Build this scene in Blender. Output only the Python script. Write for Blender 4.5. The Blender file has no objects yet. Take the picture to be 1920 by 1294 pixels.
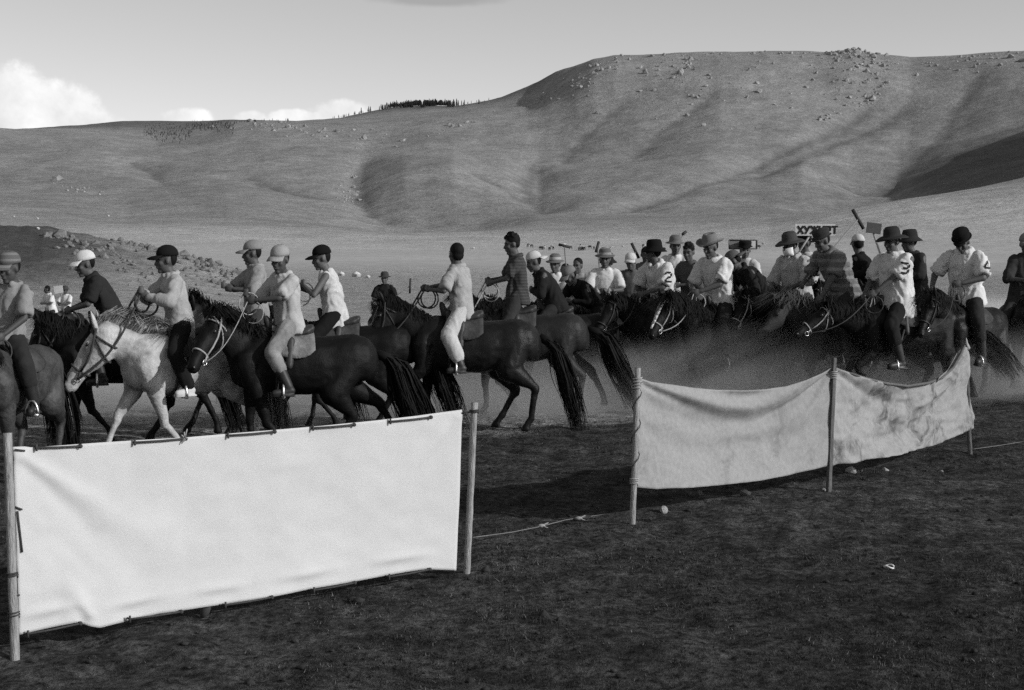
import bpy, math, random
import numpy as np
from mathutils import Vector, Matrix
from mathutils.bvhtree import BVHTree

random.seed(7); np.random.seed(7)
sc = bpy.context.scene
COL = sc.collection

# ------------------------------------------------------------------ camera, world, sun, exposure
CAM_H = 2.0
F_PX, CX, CY, HOR = 2667.0, 960.0, 647.0, 462.0
PITCH = math.atan((CY - HOR) / F_PX)
cam_d = bpy.data.cameras.new('camera'); cam = bpy.data.objects.new('camera', cam_d); COL.objects.link(cam)
cam_d.lens = 50.0; cam_d.sensor_width = 36.0; cam_d.clip_start = 0.1; cam_d.clip_end = 20000
cam.location = (0, 0, CAM_H); cam.rotation_euler = (math.pi / 2 - PITCH, 0, 0)
sc.camera = cam

SUN_EL = math.radians(24)
SUN_DIR = Vector((0.90, -0.43, 0)).normalized() * math.cos(SUN_EL) + Vector((0, 0, math.sin(SUN_EL)))
sun_d = bpy.data.lights.new('sun', 'SUN'); sun = bpy.data.objects.new('sun', sun_d); COL.objects.link(sun)
sun_d.energy = 2.35; sun_d.angle = math.radians(0.55); sun_d.color = (1, 1, 1)
sun.rotation_euler = SUN_DIR.to_track_quat('Z', 'Y').to_euler()

sc.render.engine = 'CYCLES'
sc.view_settings.view_transform = 'Standard'; sc.view_settings.look = 'None'
sc.view_settings.exposure = 0.6; sc.view_settings.gamma = 1.0
sc.view_settings.use_curve_mapping = False
cy = sc.cycles
cy.use_denoising = False; cy.max_bounces = 5; cy.diffuse_bounces = 2; cy.glossy_bounces = 2
cy.volume_bounces = 1; cy.transmission_bounces = 2; cy.transparent_max_bounces = 8
cy.use_adaptive_sampling = True; cy.adaptive_threshold = 0.02
cy.volume_step_rate = 0.35; cy.volume_max_steps = 256
sc.render.filter_size = 1.7

def px_dir(x, y):
    u = (x - CX) / F_PX; v = (CY - y) / F_PX
    return np.array([u, math.cos(PITCH) + v * math.sin(PITCH), -math.sin(PITCH) + v * math.cos(PITCH)])
def at(x, y, Y):
    """point of the place seen at photo pixel x, y when it stands Y metres ahead"""
    d = px_dir(x, y); return Vector(d / d[1] * Y) + Vector((0, 0, CAM_H))
def on_flat(x, y, z=0.0):
    d = px_dir(x, y); t = (z - CAM_H) / d[2]; return Vector(d * t) + Vector((0, 0, CAM_H))
def px_azel(x, y):
    d = px_dir(x, y); return math.atan2(d[0], d[1]), math.atan2(d[2], math.hypot(d[0], d[1]))

class NT:
    """small helper over a node tree"""
    def __init__(s, t): s.t = t; t.nodes.clear()
    def n(s, typ, **kw):
        nd = s.t.nodes.new(typ)
        for k, v in kw.items():
            if k.startswith('i_'):
                key = k[2:]; key = int(key) if key.isdigit() else key.replace('_', ' ')
                nd.inputs[key].default_value = v
            else: setattr(nd, k, v)
        return nd
    def l(s, a, b): s.t.links.new(a, b)
    def math(s, op, a, b=None, c=None, clamp=False):
        nd = s.t.nodes.new('ShaderNodeMath'); nd.operation = op; nd.use_clamp = clamp
        for i, q in enumerate((a, b, c)):
            if q is None: continue
            if isinstance(q, (int, float)): nd.inputs[i].default_value = q
            else: s.l(q, nd.inputs[i])
        return nd.outputs[0]
    def rng(s, v, a, b, c, d, smooth=True):
        nd = s.t.nodes.new('ShaderNodeMapRange'); nd.interpolation_type = 'SMOOTHSTEP' if smooth else 'LINEAR'
        s.l(v, nd.inputs[0])
        for i, q in enumerate((a, b, c, d)): nd.inputs[i + 1].default_value = q
        return nd.outputs[0]

SKY_STRENGTH = 0.13
world = bpy.data.worlds.new('World'); sc.world = world; world.use_nodes = True
w = NT(world.node_tree)
sky = w.n('ShaderNodeTexSky', sky_type='NISHITA', sun_disc=False, sun_elevation=SUN_EL,
          sun_rotation=math.atan2(SUN_DIR.x, SUN_DIR.y), altitude=1400, air_density=1.0, dust_density=2.2, ozone_density=1.0)
sep = w.n('ShaderNodeSeparateColor'); w.l(sky.outputs[0], sep.inputs[0])
tc = w.n('ShaderNodeTexCoord'); sx = w.n('ShaderNodeSeparateXYZ'); w.l(tc.outputs['Generated'], sx.inputs[0])
az = w.math('ARCTAN2', sx.outputs[0], sx.outputs[1]); el = w.math('ARCSINE', sx.outputs[2])
# black and white film behind a yellow filter: mostly red and green reach it
grey = w.math('ADD', w.math('MULTIPLY', sep.outputs[0], 0.86), w.math('MULTIPLY', sep.outputs[1], 0.12))
grey = w.math('MULTIPLY', w.math('POWER', w.math('MULTIPLY', grey, SKY_STRENGTH / 0.40), 0.80), 0.395)
cn = w.n('ShaderNodeTexNoise', i_Scale=26.0, i_Detail=7.0, i_Roughness=0.62); w.l(tc.outputs['Generated'], cn.inputs['Vector'])
cn2 = w.n('ShaderNodeTexNoise', i_Scale=7.0, i_Detail=5.0, i_Roughness=0.6); w.l(tc.outputs['Generated'], cn2.inputs['Vector'])
nz = w.math('SUBTRACT', cn.outputs[0], 0.5)
puffs = [(-110, 200, 130, 85), (15, 205, 78, 82), (100, 218, 96, 62), (170, 236, 72, 32), (340, 224, 52, 24), (470, 222, 36, 16),
         (545, 222, 52, 18), (640, 208, 60, 24), (600, 222, 40, 16), (815, 202, 16, 8)]
mask = None
for (x, y, rx, ry) in puffs:
    a0, e0 = px_azel(x, y)
    dx = w.math('DIVIDE', w.math('SUBTRACT', az, a0), rx / F_PX)
    dy = w.math('DIVIDE', w.math('SUBTRACT', el, e0), ry / F_PX)
    dd = w.math('SQRT', w.math('ADD', w.math('MULTIPLY', dx, dx), w.math('MULTIPLY', dy, dy)))
    m = w.math('SUBTRACT', 1.0, dd)
    mask = m if mask is None else w.math('MAXIMUM', mask, m)
mask = w.math('ADD', mask, w.math('MULTIPLY', nz, 1.5))
mask = w.rng(mask, 0.0, 0.36, 0, 1)
# the same low cumulus goes on round the horizon, outside the picture
band = w.math('MULTIPLY', w.rng(el, 0.02, 0.07, 0, 1), w.rng(el, 0.2, 0.1, 0, 1))
away = w.rng(w.math('ABSOLUTE', az), 0.5, 0.7, 0, 1)
cum = w.math('MULTIPLY', w.math('MULTIPLY', w.rng(cn2.outputs[0], 0.52, 0.66, 0, 1), band), away)
mask = w.math('MAXIMUM', mask, cum)
cl = w.math('ADD', 0.57, w.math('MULTIPLY', nz, 0.50))
g2 = w.math('ADD', w.math('MULTIPLY', grey, w.math('SUBTRACT', 1.0, mask)), w.math('MULTIPLY', cl, mask))
a0, e0 = px_azel(815, -2)
dx = w.math('DIVIDE', w.math('SUBTRACT', az, a0), 150 / F_PX); dy = w.math('DIVIDE', w.math('SUBTRACT', el, e0), 17 / F_PX)
wisp = w.math('SUBTRACT', 1.0, w.math('SQRT', w.math('ADD', w.math('MULTIPLY', dx, dx), w.math('MULTIPLY', dy, dy))))
wisp = w.rng(w.math('ADD', wisp, w.math('MULTIPLY', nz, 0.8)), 0.0, 0.6, 0, 0.22)
g2 = w.math('MULTIPLY', g2, w.math('SUBTRACT', 1.0, wisp))
comb = w.n('ShaderNodeCombineColor')
for i in range(3): w.l(g2, comb.inputs[i])
bg = w.n('ShaderNodeBackground', i_Strength=1.0); w.l(comb.outputs[0], bg.inputs[0])
wo = w.n('ShaderNodeOutputWorld'); w.l(bg.outputs[0], wo.inputs[0])

# ------------------------------------------------------------------ noise in numpy
def vnoise(P, seed=0):
    P = np.asarray(P, dtype=np.float64); I = np.floor(P).astype(np.int64); Fr = P - I; Fr = Fr * Fr * (3 - 2 * Fr)
    def h(i, j, k):
        n = (i * 374761393 + j * 668265263 + k * 2147483647 + seed * 974634777) & 0xffffffff
        n = ((n ^ (n >> 13)) * 1274126177) & 0xffffffff
        n = ((n ^ (n >> 16)) * 2246822519) & 0xffffffff
        return ((n ^ (n >> 15)) & 0xffff) / 65535.0
    out = 0
    for a in (0, 1):
        for b in (0, 1):
            for c in (0, 1):
                wt = (Fr[..., 0] if a else 1 - Fr[..., 0]) * (Fr[..., 1] if b else 1 - Fr[..., 1]) * (Fr[..., 2] if c else 1 - Fr[..., 2])
                out = out + wt * h(I[..., 0] + a, I[..., 1] + b, I[..., 2] + c)
    return out * 2 - 1
def fbm(P, o=4, seed=0):
    s = 0; a = 1.0; t = 0; P = np.asarray(P, dtype=np.float64)
    for i in range(o):
        s = s + a * vnoise(P * 2 ** i, seed + i); t += a; a *= 0.5
    return s / t
def sst(a, b, x):
    t = np.clip((np.asarray(x, dtype=np.float64) - a) / (b - a), 0, 1); return t * t * (3 - 2 * t)

# ------------------------------------------------------------------ materials
MATS = {}
def M(name, v, rough=0.85, spec=0.25, ns=9.0, nvar=0.2, bump=0.0, bs=60.0, metal=0.0, detail=4.0, stretch=None, sheen=0.0):
    key = (name, v, rough, ns, nvar, bump, bs, metal, stretch)
    if key in MATS: return MATS[key]
    m = bpy.data.materials.new(name); m.use_nodes = True; t = NT(m.node_tree)
    p = t.n('ShaderNodeBsdfPrincipled', i_Roughness=rough, i_Metallic=metal); p.inputs['Specular IOR Level'].default_value = spec
    if sheen: p.inputs['Sheen Weight'].default_value = sheen
    o = t.n('ShaderNodeOutputMaterial'); t.l(p.outputs[0], o.inputs[0])
    co = t.n('ShaderNodeTexCoord'); vec = co.outputs['Object']
    if stretch:
        mp = t.n('ShaderNodeMapping'); mp.inputs['Scale'].default_value = stretch; t.l(vec, mp.inputs[0]); vec = mp.outputs[0]
    nz = t.n('ShaderNodeTexNoise', i_Scale=ns, i_Detail=detail, i_Roughness=0.6); t.l(vec, nz.inputs['Vector'])
    val = t.rng(nz.outputs[0], 0.25, 0.75, v * (1 - nvar), v * (1 + nvar), False)
    c = t.n('ShaderNodeCombineColor')
    for i in range(3): t.l(val, c.inputs[i])
    t.l(c.outputs[0], p.inputs['Base Color'])
    if bump:
        n2 = t.n('ShaderNodeTexNoise', i_Scale=bs, i_Detail=3.0); t.l(vec, n2.inputs['Vector'])
        b = t.n('ShaderNodeBump', i_Strength=bump, i_Distance=0.02); t.l(n2.outputs[0], b.inputs['Height']); t.l(b.outputs[0], p.inputs['Normal'])
    MATS[key] = m; return m
def cloth(v, nvar=0.16): return M('woven_cloth', v, 0.95, 0.08, 7, nvar, 0.12, 45)
def stripes(v, v2, freq, axis=2):
    m = bpy.data.materials.new('striped_cloth'); m.use_nodes = True; t = NT(m.node_tree)
    p = t.n('ShaderNodeBsdfPrincipled', i_Roughness=0.95); o = t.n('ShaderNodeOutputMaterial'); t.l(p.outputs[0], o.inputs[0])
    co = t.n('ShaderNodeTexCoord'); s = t.n('ShaderNodeSeparateXYZ'); t.l(co.outputs['Object'], s.inputs[0])
    q = t.math('SINE', t.math('MULTIPLY', s.outputs[axis], freq)); q = t.rng(q, 0.2, 0.6, v, v2)
    c = t.n('ShaderNodeCombineColor')
    for i in range(3): t.l(q, c.inputs[i])
    t.l(c.outputs[0], p.inputs['Base Color']); return m
SKIN = M('tanned_skin', 0.070, 0.6, 0.3, 12, 0.12)
SKIN2 = M('tanned_skin', 0.050, 0.6, 0.3, 12, 0.12)
EYE = M('dark_eye', 0.015, 0.3, 0.5); LIP = M('lip', 0.09, 0.6)
HAIR = M('black_hair', 0.007, 0.75, 0.12, 60, 0.3)
BOOT = M('boot_leather', 0.022, 0.5, 0.35, 12, 0.4)
LEATHER = M('dark_leather', 0.03, 0.55, 0.3, 20, 0.4)
ROPE_L = M('pale_rope', 0.30, 0.9, 0.1, 90, 0.3); ROPE_D = M('dark_rope', 0.05, 0.9, 0.1, 90, 0.3)
STEEL = M('worn_steel', 0.55, 0.3, 0.5, 30, 0.1, metal=0.9)
WOODP = M('weathered_pole_wood', 0.25, 0.85, 0.2, 16, 0.45, 0.5, 40, stretch=(4, 4, 0.6))
WOODD = M('dark_pole_wood', 0.10, 0.85, 0.2, 16, 0.5, 0.5, 40, stretch=(4, 4, 0.6))

def coat(v, nvar=0.3, rough=0.5, ns=4.0):
    return M('horse_coat', v, rough, 0.16, ns, nvar, 0.25, 70, detail=6)
def coat_pied(name, v1, v2, lo, hi, scale, legs=None):
    """pale coat with darker mottling; legs: height below which the coat turns to this value"""
    m = bpy.data.materials.new(name); m.use_nodes = True; t = NT(m.node_tree)
    p = t.n('ShaderNodeBsdfPrincipled', i_Roughness=0.65); o = t.n('ShaderNodeOutputMaterial'); t.l(p.outputs[0], o.inputs[0])
    co = t.n('ShaderNodeTexCoord')
    n1 = t.n('ShaderNodeTexNoise', i_Scale=scale, i_Detail=6.0, i_Roughness=0.65); t.l(co.outputs['Object'], n1.inputs['Vector'])
    n2 = t.n('ShaderNodeTexNoise', i_Scale=40.0, i_Detail=3.0); t.l(co.outputs['Object'], n2.inputs['Vector'])
    q = t.rng(n1.outputs[0], lo, hi, v1, v2); q = t.math('MULTIPLY', q, t.rng(n2.outputs[0], 0.3, 0.7, 0.85, 1.12))
    if legs:
        s = t.n('ShaderNodeSeparateXYZ'); t.l(co.outputs['Object'], s.inputs[0])
        k = t.rng(s.outputs[2], legs[0], legs[1], 1, 0); q = t.math('ADD', t.math('MULTIPLY', q, t.math('SUBTRACT', 1.0, k)), t.math('MULTIPLY', k, legs[2]))
    c = t.n('ShaderNodeCombineColor')
    for i in range(3): t.l(q, c.inputs[i])
    t.l(c.outputs[0], p.inputs['Base Color'])
    b = t.n('ShaderNodeBump', i_Strength=0.25, i_Distance=0.02); t.l(n2.outputs[0], b.inputs['Height']); t.l(b.outputs[0], p.inputs['Normal'])
    return m

# ------------------------------------------------------------------ mesh helpers
def V(*a): return Vector(a)
class G:
    """collects closed shapes (or ribbons) as raw vertices and faces"""
    def __init__(s): s.v = []; s.f = []
    def add(s, vs, fs):
        o = len(s.v); s.v.extend([tuple(q) for q in vs]); s.f.extend([tuple(i + o for i in f) for f in fs])
    def rings(s, R, caps=True):
        n = len(R[0]); vs = [q for r in R for q in r]; fs = []
        for k in range(len(R) - 1):
            for i in range(n):
                j = (i + 1) % n; fs.append((k * n + i, k * n + j, (k + 1) * n + j, (k + 1) * n + i))
        if caps: fs.append(tuple(range(n))[::-1]); fs.append(tuple((len(R) - 1) * n + i for i in range(n)))
        s.add(vs, fs)
    def cone(s, p0, r0, p1, r1, n=10, flat=False):
        p0 = Vector(p0); p1 = Vector(p1); d = p1 - p0
        if d.length < 1e-6: d = Vector((0, 0, 1e-4))
        L = d.length; d = d / L; a = d.orthogonal().normalized(); b = d.cross(a)
        prof = [(0, r0), (L, r1)] if flat else \
            [(-r0 * .97, r0 * .25), (-r0 * .7, r0 * .71), (0, r0), (L, r1), (L + r1 * .7, r1 * .71), (L + r1 * .97, r1 * .25)]
        s.rings([[p0 + d * h + (a * math.cos(2 * math.pi * i / n) + b * math.sin(2 * math.pi * i / n)) * r for i in range(n)] for h, r in prof])
    def chain(s, pts, n=10):
        for (a, ra), (b, rb) in zip(pts[:-1], pts[1:]): s.cone(a, ra, b, rb, n)
    def ell(s, c, fx, ly, uz, n=12, m=8):
        c = Vector(c); R = []
        for k in range(m + 1):
            t = math.pi * min(max(k / m, 0.03), 0.97)
            R.append([c + (-uz) * math.cos(t) + (fx * math.cos(2 * math.pi * i / n) + ly * math.sin(2 * math.pi * i / n)) * math.sin(t) for i in range(n)])
        s.rings(R)
    def loft(s, st, n=16, ex=2.0):
        R = []
        for c, a, b in st:
            c = Vector(c); ring = []
            for i in range(n):
                t = 2 * math.pi * i / n; ct, sn = math.cos(t), math.sin(t)
                k = (abs(ct) ** ex + abs(sn) ** ex) ** (-1 / ex)
                ring.append(c + a * (ct * k) + b * (sn * k))
            R.append(ring)
        s.rings(R)
    def tube(s, pts, r, n=6):
        pts = [Vector(p) for p in pts]; R = []; prev = None
        for i, p in enumerate(pts):
            d = (pts[min(i + 1, len(pts) - 1)] - pts[max(i - 1, 0)])
            d = d.normalized() if d.length > 1e-9 else Vector((0, 0, 1))
            a = d.orthogonal().normalized() if prev is None else (prev - d * prev.dot(d)).normalized()
            prev = a; b = d.cross(a); rr = r[i] if isinstance(r, (list, tuple)) else r
            R.append([p + (a * math.cos(2 * math.pi * k / n) + b * math.sin(2 * math.pi * k / n)) * rr for k in range(n)])
        s.rings(R)
    def box(s, c, hx, hy, hz):
        c = Vector(c); vs = [c + hx * a + hy * b + hz * d for a in (-1, 1) for b in (-1, 1) for d in (-1, 1)]
        s.add(vs, [(0, 1, 3, 2), (4, 6, 7, 5), (0, 4, 5, 1), (2, 3, 7, 6), (0, 2, 6, 4), (1, 5, 7, 3)])
    def ribbon(s, pts, wd, w0, w1):
        vs = []; fs = []; n = len(pts)
        for i, p in enumerate(pts):
            ww = w0 + (w1 - w0) * i / (n - 1); vs += [Vector(p) - wd * ww, Vector(p) + wd * ww]
        for i in range(n - 1): fs.append((2 * i, 2 * i + 1, 2 * i + 3, 2 * i + 2))
        s.add(vs, fs)
def mesh_of(name, g, smooth=True):
    me = bpy.data.meshes.new(name); me.from_pydata([tuple(q) for q in g.v], [], g.f); me.update()
    if smooth: me.polygons.foreach_set('use_smooth', [True] * len(me.polygons))
    return me
def evaluated(me, mods):
    ob = bpy.data.objects.new('temporary', me); COL.objects.link(ob)
    for typ, kw in mods:
        md = ob.modifiers.new(typ, typ)
        for k, v in kw.items(): setattr(md, k, v)
    dg = bpy.context.evaluated_depsgraph_get(); out = bpy.data.meshes.new_from_object(ob.evaluated_get(dg), depsgraph=dg)
    bpy.data.objects.remove(ob); bpy.data.meshes.remove(me)
    out.polygons.foreach_set('use_smooth', [True] * len(out.polygons))
    return out
def remesh(name, g, vox, it=3, fac=0.5):
    me = evaluated(mesh_of(name, g), [('REMESH', dict(mode='VOXEL', voxel_size=vox, adaptivity=0.0, use_smooth_shade=True)),
                                      ('SMOOTH', dict(factor=fac, iterations=it))])
    me.name = name; return me
def solid(name, g, th):
    me = evaluated(mesh_of(name, g), [('SOLIDIFY', dict(thickness=th, offset=-1.0))]); me.name = name; return me
def displace(me, fn):
    n = len(me.vertices); co = np.empty(n * 3); me.vertices.foreach_get('co', co); co = co.reshape(-1, 3)
    no = np.empty(n * 3); me.vertices.foreach_get('normal', no); no = no.reshape(-1, 3)
    co = co + no * fn(co)[:, None]; me.vertices.foreach_set('co', co.ravel()); me.update()
def wrinkle(me, amp, sc_=(9, 9, 16), seed=0):
    displace(me, lambda c: amp * (1 - 2 * np.abs(fbm(c * np.array(sc_) + fbm(c * 5, 2, seed + 5)[:, None] * 1.2, 3, seed))))
def extend_mesh(me, g):
    n = len(me.vertices); co = np.empty(n * 3); me.vertices.foreach_get('co', co)
    vs = [tuple(q) for q in co.reshape(-1, 3)]; fs = [tuple(p.vertices) for p in me.polygons]
    vs += [tuple(q) for q in g.v]; fs += [tuple(i + n for i in f) for f in g.f]
    nm = bpy.data.meshes.new(me.name); nm.from_pydata(vs, [], fs); nm.update(); nm.polygons.foreach_set('use_smooth', [True] * len(nm.polygons))
    bpy.data.meshes.remove(me); return nm
def obj(name, me, mat=None, parent=None):
    if isinstance(me, G): me = mesh_of(name, me)
    o = bpy.data.objects.new(name, me); COL.objects.link(o)
    if mat is not None:
        if len(me.materials) == 0: me.materials.append(mat)
        elif me.materials[0] is not mat:
            o.material_slots[0].link = 'OBJECT'; o.material_slots[0].material = mat
    if parent is not None: o.parent = parent
    return o
def tag(o, label=None, cat=None, group=None, kind=None):
    if label: o['label'] = label
    if cat: o['category'] = cat
    if group: o['group'] = group
    if kind: o['kind'] = kind
    return o
def empty(name, loc=(0, 0, 0)):
    o = bpy.data.objects.new(name, None); COL.objects.link(o); o.location = loc; o.empty_display_size = 0.1; return o
def copy_tree(o, parent=None):
    c = o.copy(); COL.objects.link(c)
    if parent is not None: c.parent = parent
    for ch in [q for q in bpy.data.objects if q.parent is o]: copy_tree(ch, c)
    return c

# ------------------------------------------------------------------ terrain
def near_z(x, y):
    x = np.asarray(x, float); y = np.asarray(y, float)
    wl = 1 - 0.75 * sst(-1.0, 4.0, x - 0.12 * (y - 16))
    drop = 0.046 * np.maximum(0, np.sqrt((y - 17) ** 2 + 4) + (y - 17)) * 0.5
    drop = np.minimum(drop, 2.4)
    return -drop * wl + 0.10 * sst(2.0, 5.5, x) * sst(12.5, 16.5, y) * (1 - sst(24, 45, y))
def C(*p):
    a = np.array(p, float).reshape(-1, 2); return a[:, 0], a[:, 1]
LAY = [  # distance, photo row of the terrain surface for photo columns
    (60, None), (130, None),
    (260, C(-900, 503, 2900, 503)),
    (600, C(-900, 462, 0, 464, 960, 468, 1500, 464, 1920, 455, 2900, 445)),
    (900, C(-900, 415, 0, 424, 240, 426, 330, 424, 600, 437, 720, 441, 1000, 438, 1300, 428, 1440, 420, 1560, 398, 1700, 372, 1920, 343, 2300, 270, 2900, 200)),
    (1250, C(-900, 395, 0, 392, 240, 406, 300, 402, 430, 396, 560, 405, 640, 412, 730, 424, 800, 428, 900, 418, 1000, 398, 1100, 392, 1300, 390, 1450, 388, 1560, 396, 1660, 388, 1720, 380, 1800, 356, 1920, 325, 2060, 235, 2300, 120, 2900, 70)),
    (1700, C(-900, 330, 0, 335, 300, 340, 500, 335, 620, 340, 680, 345, 760, 318, 850, 310, 950, 330, 1010, 352, 1100, 335, 1200, 318, 1320, 308, 1420, 318, 1500, 312, 1600, 340, 1680, 345, 1760, 318, 1920, 280, 2060, 170, 2300, 85, 2900, 60)),
    (2100, C(-900, 285, 0, 285, 200, 285, 300, 290, 500, 274, 600, 270, 700, 272, 800, 262, 950, 262, 1050, 260, 1200, 236, 1350, 215, 1500, 222, 1620, 232, 1700, 235, 1800, 220, 1920, 195, 2900, 140)),
    (2500, C(-900, 240, -100, 238, 0, 241, 40, 246, 130, 249, 250, 262, 300, 268, 350, 262, 400, 252, 440, 238, 500, 231, 560, 229, 640, 228, 700, 226, 760, 221, 820, 215, 880, 208, 940, 203, 990, 196, 1012, 186, 1045, 160, 1080, 134, 1110, 116, 1150, 107, 1200, 105, 1270, 99, 1330, 98, 1400, 97, 1480, 96, 1540, 97, 1590, 92, 1640, 101, 1700, 107, 1760, 105, 1850, 99, 1920, 95, 2300, 90, 2900, 120)),
    (3500, C(-900, 260, 0, 262, 60, 249, 150, 241, 230, 231, 300, 229, 440, 232, 560, 240, 640, 232, 690, 219, 740, 209, 800, 207, 860, 210, 900, 203, 940, 192, 1000, 166, 1040, 150, 1060, 147, 1120, 150, 1300, 160, 1920, 170, 2900, 180)),
    (6500, C(-900, 330, 2900, 330)),
]
def terrain_z(azv, r):
    """height for azimuth and distance arrays (same shape)"""
    x = CX + F_PX * np.tan(np.clip(azv, -0.62, 0.62)) * 1.0
    X = r * np.sin(azv); Y = r * np.cos(azv)
    Rs = np.array([q[0] for q in LAY], float); Z = []
    for rr, cv in LAY:
        if cv is None: Z.append(np.full_like(x, -2.3 if rr == 60 else -2.6) * (1 - 0.5 * sst(960, 1900, x))); continue
        yy = np.interp(x, cv[0], cv[1]); u = (x - CX) / F_PX; v = (CY - yy) / F_PX
        dy_ = math.cos(PITCH) + v * math.sin(PITCH); dz = -math.sin(PITCH) + v * math.cos(PITCH)
        Z.append(CAM_H + rr * dz / np.hypot(u, dy_))
    Z = np.array(Z); K = len(Rs)
    Sl = np.zeros_like(Z)
    for k in range(K):
        a, b = max(0, k - 1), min(K - 1, k + 1); Sl[k] = (Z[b] - Z[a]) / (Rs[b] - Rs[a])
    k = np.clip(np.searchsorted(Rs, r) - 1, 0, K - 2); h = Rs[k + 1] - Rs[k]; t = np.clip((r - Rs[k]) / h, 0, 1)
    idx = np.indices(r.shape); sel = lambda A, kk: A[(kk,) + tuple(idx)]
    z0, z1, m0, m1 = sel(Z, k), sel(Z, k + 1), sel(Sl, k) * h, sel(Sl, k + 1) * h
    zf = (2 * t**3 - 3 * t**2 + 1) * z0 + (t**3 - 2 * t**2 + t) * m0 + (-2 * t**3 + 3 * t**2) * z1 + (t**3 - t**2) * m1
    # relief of the hills
    amp = sst(800, 1300, r) * (1 - 0.80 * sst(2200, 2450, r))
    P = np.stack([X / 300, Y / 420, 0 * X], -1)
    zf = zf + amp * (7.0 * fbm(P, 4, 3) + 8 * (0.35 - np.abs(vnoise(P * 1.3 + 7.3, 9))))
    P2 = np.stack([X / 42, Y / 60, 0 * X], -1)
    zf = zf + sst(900, 1500, r) * (2.6 * fbm(P2, 4, 21)) * (1 - 0.4 * sst(2300, 2500, r))
    zf = zf + sst(100, 300, r) * (1 - sst(600, 900, r)) * 0.8 * fbm(np.stack([X / 60, Y / 60, 0 * X], -1), 3, 5)
    # rocky knoll on the left
    kx = np.interp(x, [-900, -300, 0, 90, 160, 250, 330, 400, 470, 520, 600], [7.5, 7.6, 6.8, 6.2, 5.7, 4.6, 3.9, 3.0, 2.0, 1.1, 0.0])
    kr = 150 - 0.02 * x
    kn = kx * np.exp(-((r - kr) / 36.0) ** 2)
    zf = zf + kn * (1 + 0.22 * fbm(np.stack([X / 5, Y / 5, 0 * X], -1), 4, 31))
    b = sst(48, 85, r)
    zn = near_z(X, Y)
    # behind and beside the camera everything levels out
    side = sst(0.75, 1.2, np.abs(azv)); zf = zf * (1 - side) + side * (-2.0 + 60 * sst(900, 2600, r) * (0.6 + 0.4 * vnoise(P * 0.5, 3)))
    zz = zn * (1 - b) + zf * b
    lump = (1 - sst(18, 34, r))
    Pn = np.stack([X / 0.55, Y / 0.55, 0 * X], -1)
    zz = zz + lump * (0.040 * fbm(Pn, 3, 11) + 0.030 * fbm(Pn * 3.1, 3, 15))
    return zz
def row_of(azv, r, z):
    """photo row of a terrain point (for turning a seen line into a place)"""
    dz = z - CAM_H; X = r * np.sin(azv); Y = r * np.cos(azv)
    d = Y * math.cos(PITCH) - dz * math.sin(PITCH); v = (Y * math.sin(PITCH) + dz * math.cos(PITCH)) / d
    return CY - v * F_PX
def place_on_hill(px, py, rmin=700, rmax=2600):
    a = math.atan((px - CX) / F_PX); rs = np.linspace(rmin, rmax, 500); zz = terrain_z(np.full_like(rs, a), rs)
    rows = row_of(np.full_like(rs, a), rs, zz); ok = np.nonzero(rows <= py)[0]
    r = rs[ok[0]] if len(ok) else rmax
    return r * math.sin(a), r * math.cos(a)
GULLIES = [  # seen polyline, depth, half width
    ([(1625, 195), (1500, 262), (1420, 305), (1300, 345), (1215, 375), (1165, 390)], 9, 22),
    ([(1690, 200), (1560, 262), (1480, 300), (1400, 325)], 8, 22),
    ([(1780, 240), (1720, 290), (1675, 335), (1650, 362)], 6, 30),
    ([(690, 300), (668, 330), (672, 365), (700, 400), (730, 412)], 7, 18),
    ([(1000, 300), (985, 345), (1000, 380), (1020, 395)], 6, 22),
    ([(880, 320), (940, 345), (985, 372)], 5, 14),
    ([(250, 300), (290, 320), (320, 345)], 6, 20),
    ([(470, 330), (520, 352), (590, 366)], 6, 20),
    ([(1170, 190), (1100, 250), (1060, 300)], 6, 22),
    ([(1330, 180), (1240, 240), (1180, 300)], 6, 24),
    ([(1540, 330), (1600, 350), (1650, 362)], 9, 26),
    ([(1830, 140), (1790, 200), (1760, 240)], 7, 24),
]
GW = [(np.array([place_on_hill(*p) for p in pl]), d, wd) for pl, d, wd in GULLIES]
def gully(X, Y):
    out = np.zeros_like(X); near = np.zeros_like(X)
    for pts, d, wd in GW:
        best = np.full_like(X, 1e9)
        for a, b in zip(pts[:-1], pts[1:]):
            ab = b - a; L2 = (ab ** 2).sum() + 1e-9
            t = np.clip(((X - a[0]) * ab[0] + (Y - a[1]) * ab[1]) / L2, 0, 1)
            best = np.minimum(best, np.hypot(X - a[0] - t * ab[0], Y - a[1] - t * ab[1]))
        best = best + 6 * vnoise(np.stack([X / 30, Y / 30, 0 * X], -1), 77)
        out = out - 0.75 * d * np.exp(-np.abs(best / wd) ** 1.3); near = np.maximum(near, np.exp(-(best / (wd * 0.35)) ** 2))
    return out, near
def height(x, y):
    x = np.asarray(x, float); y = np.asarray(y, float); return float(terrain_z(np.arctan2(x, y).reshape(1), np.hypot(x, y).reshape(1))[0])

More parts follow.
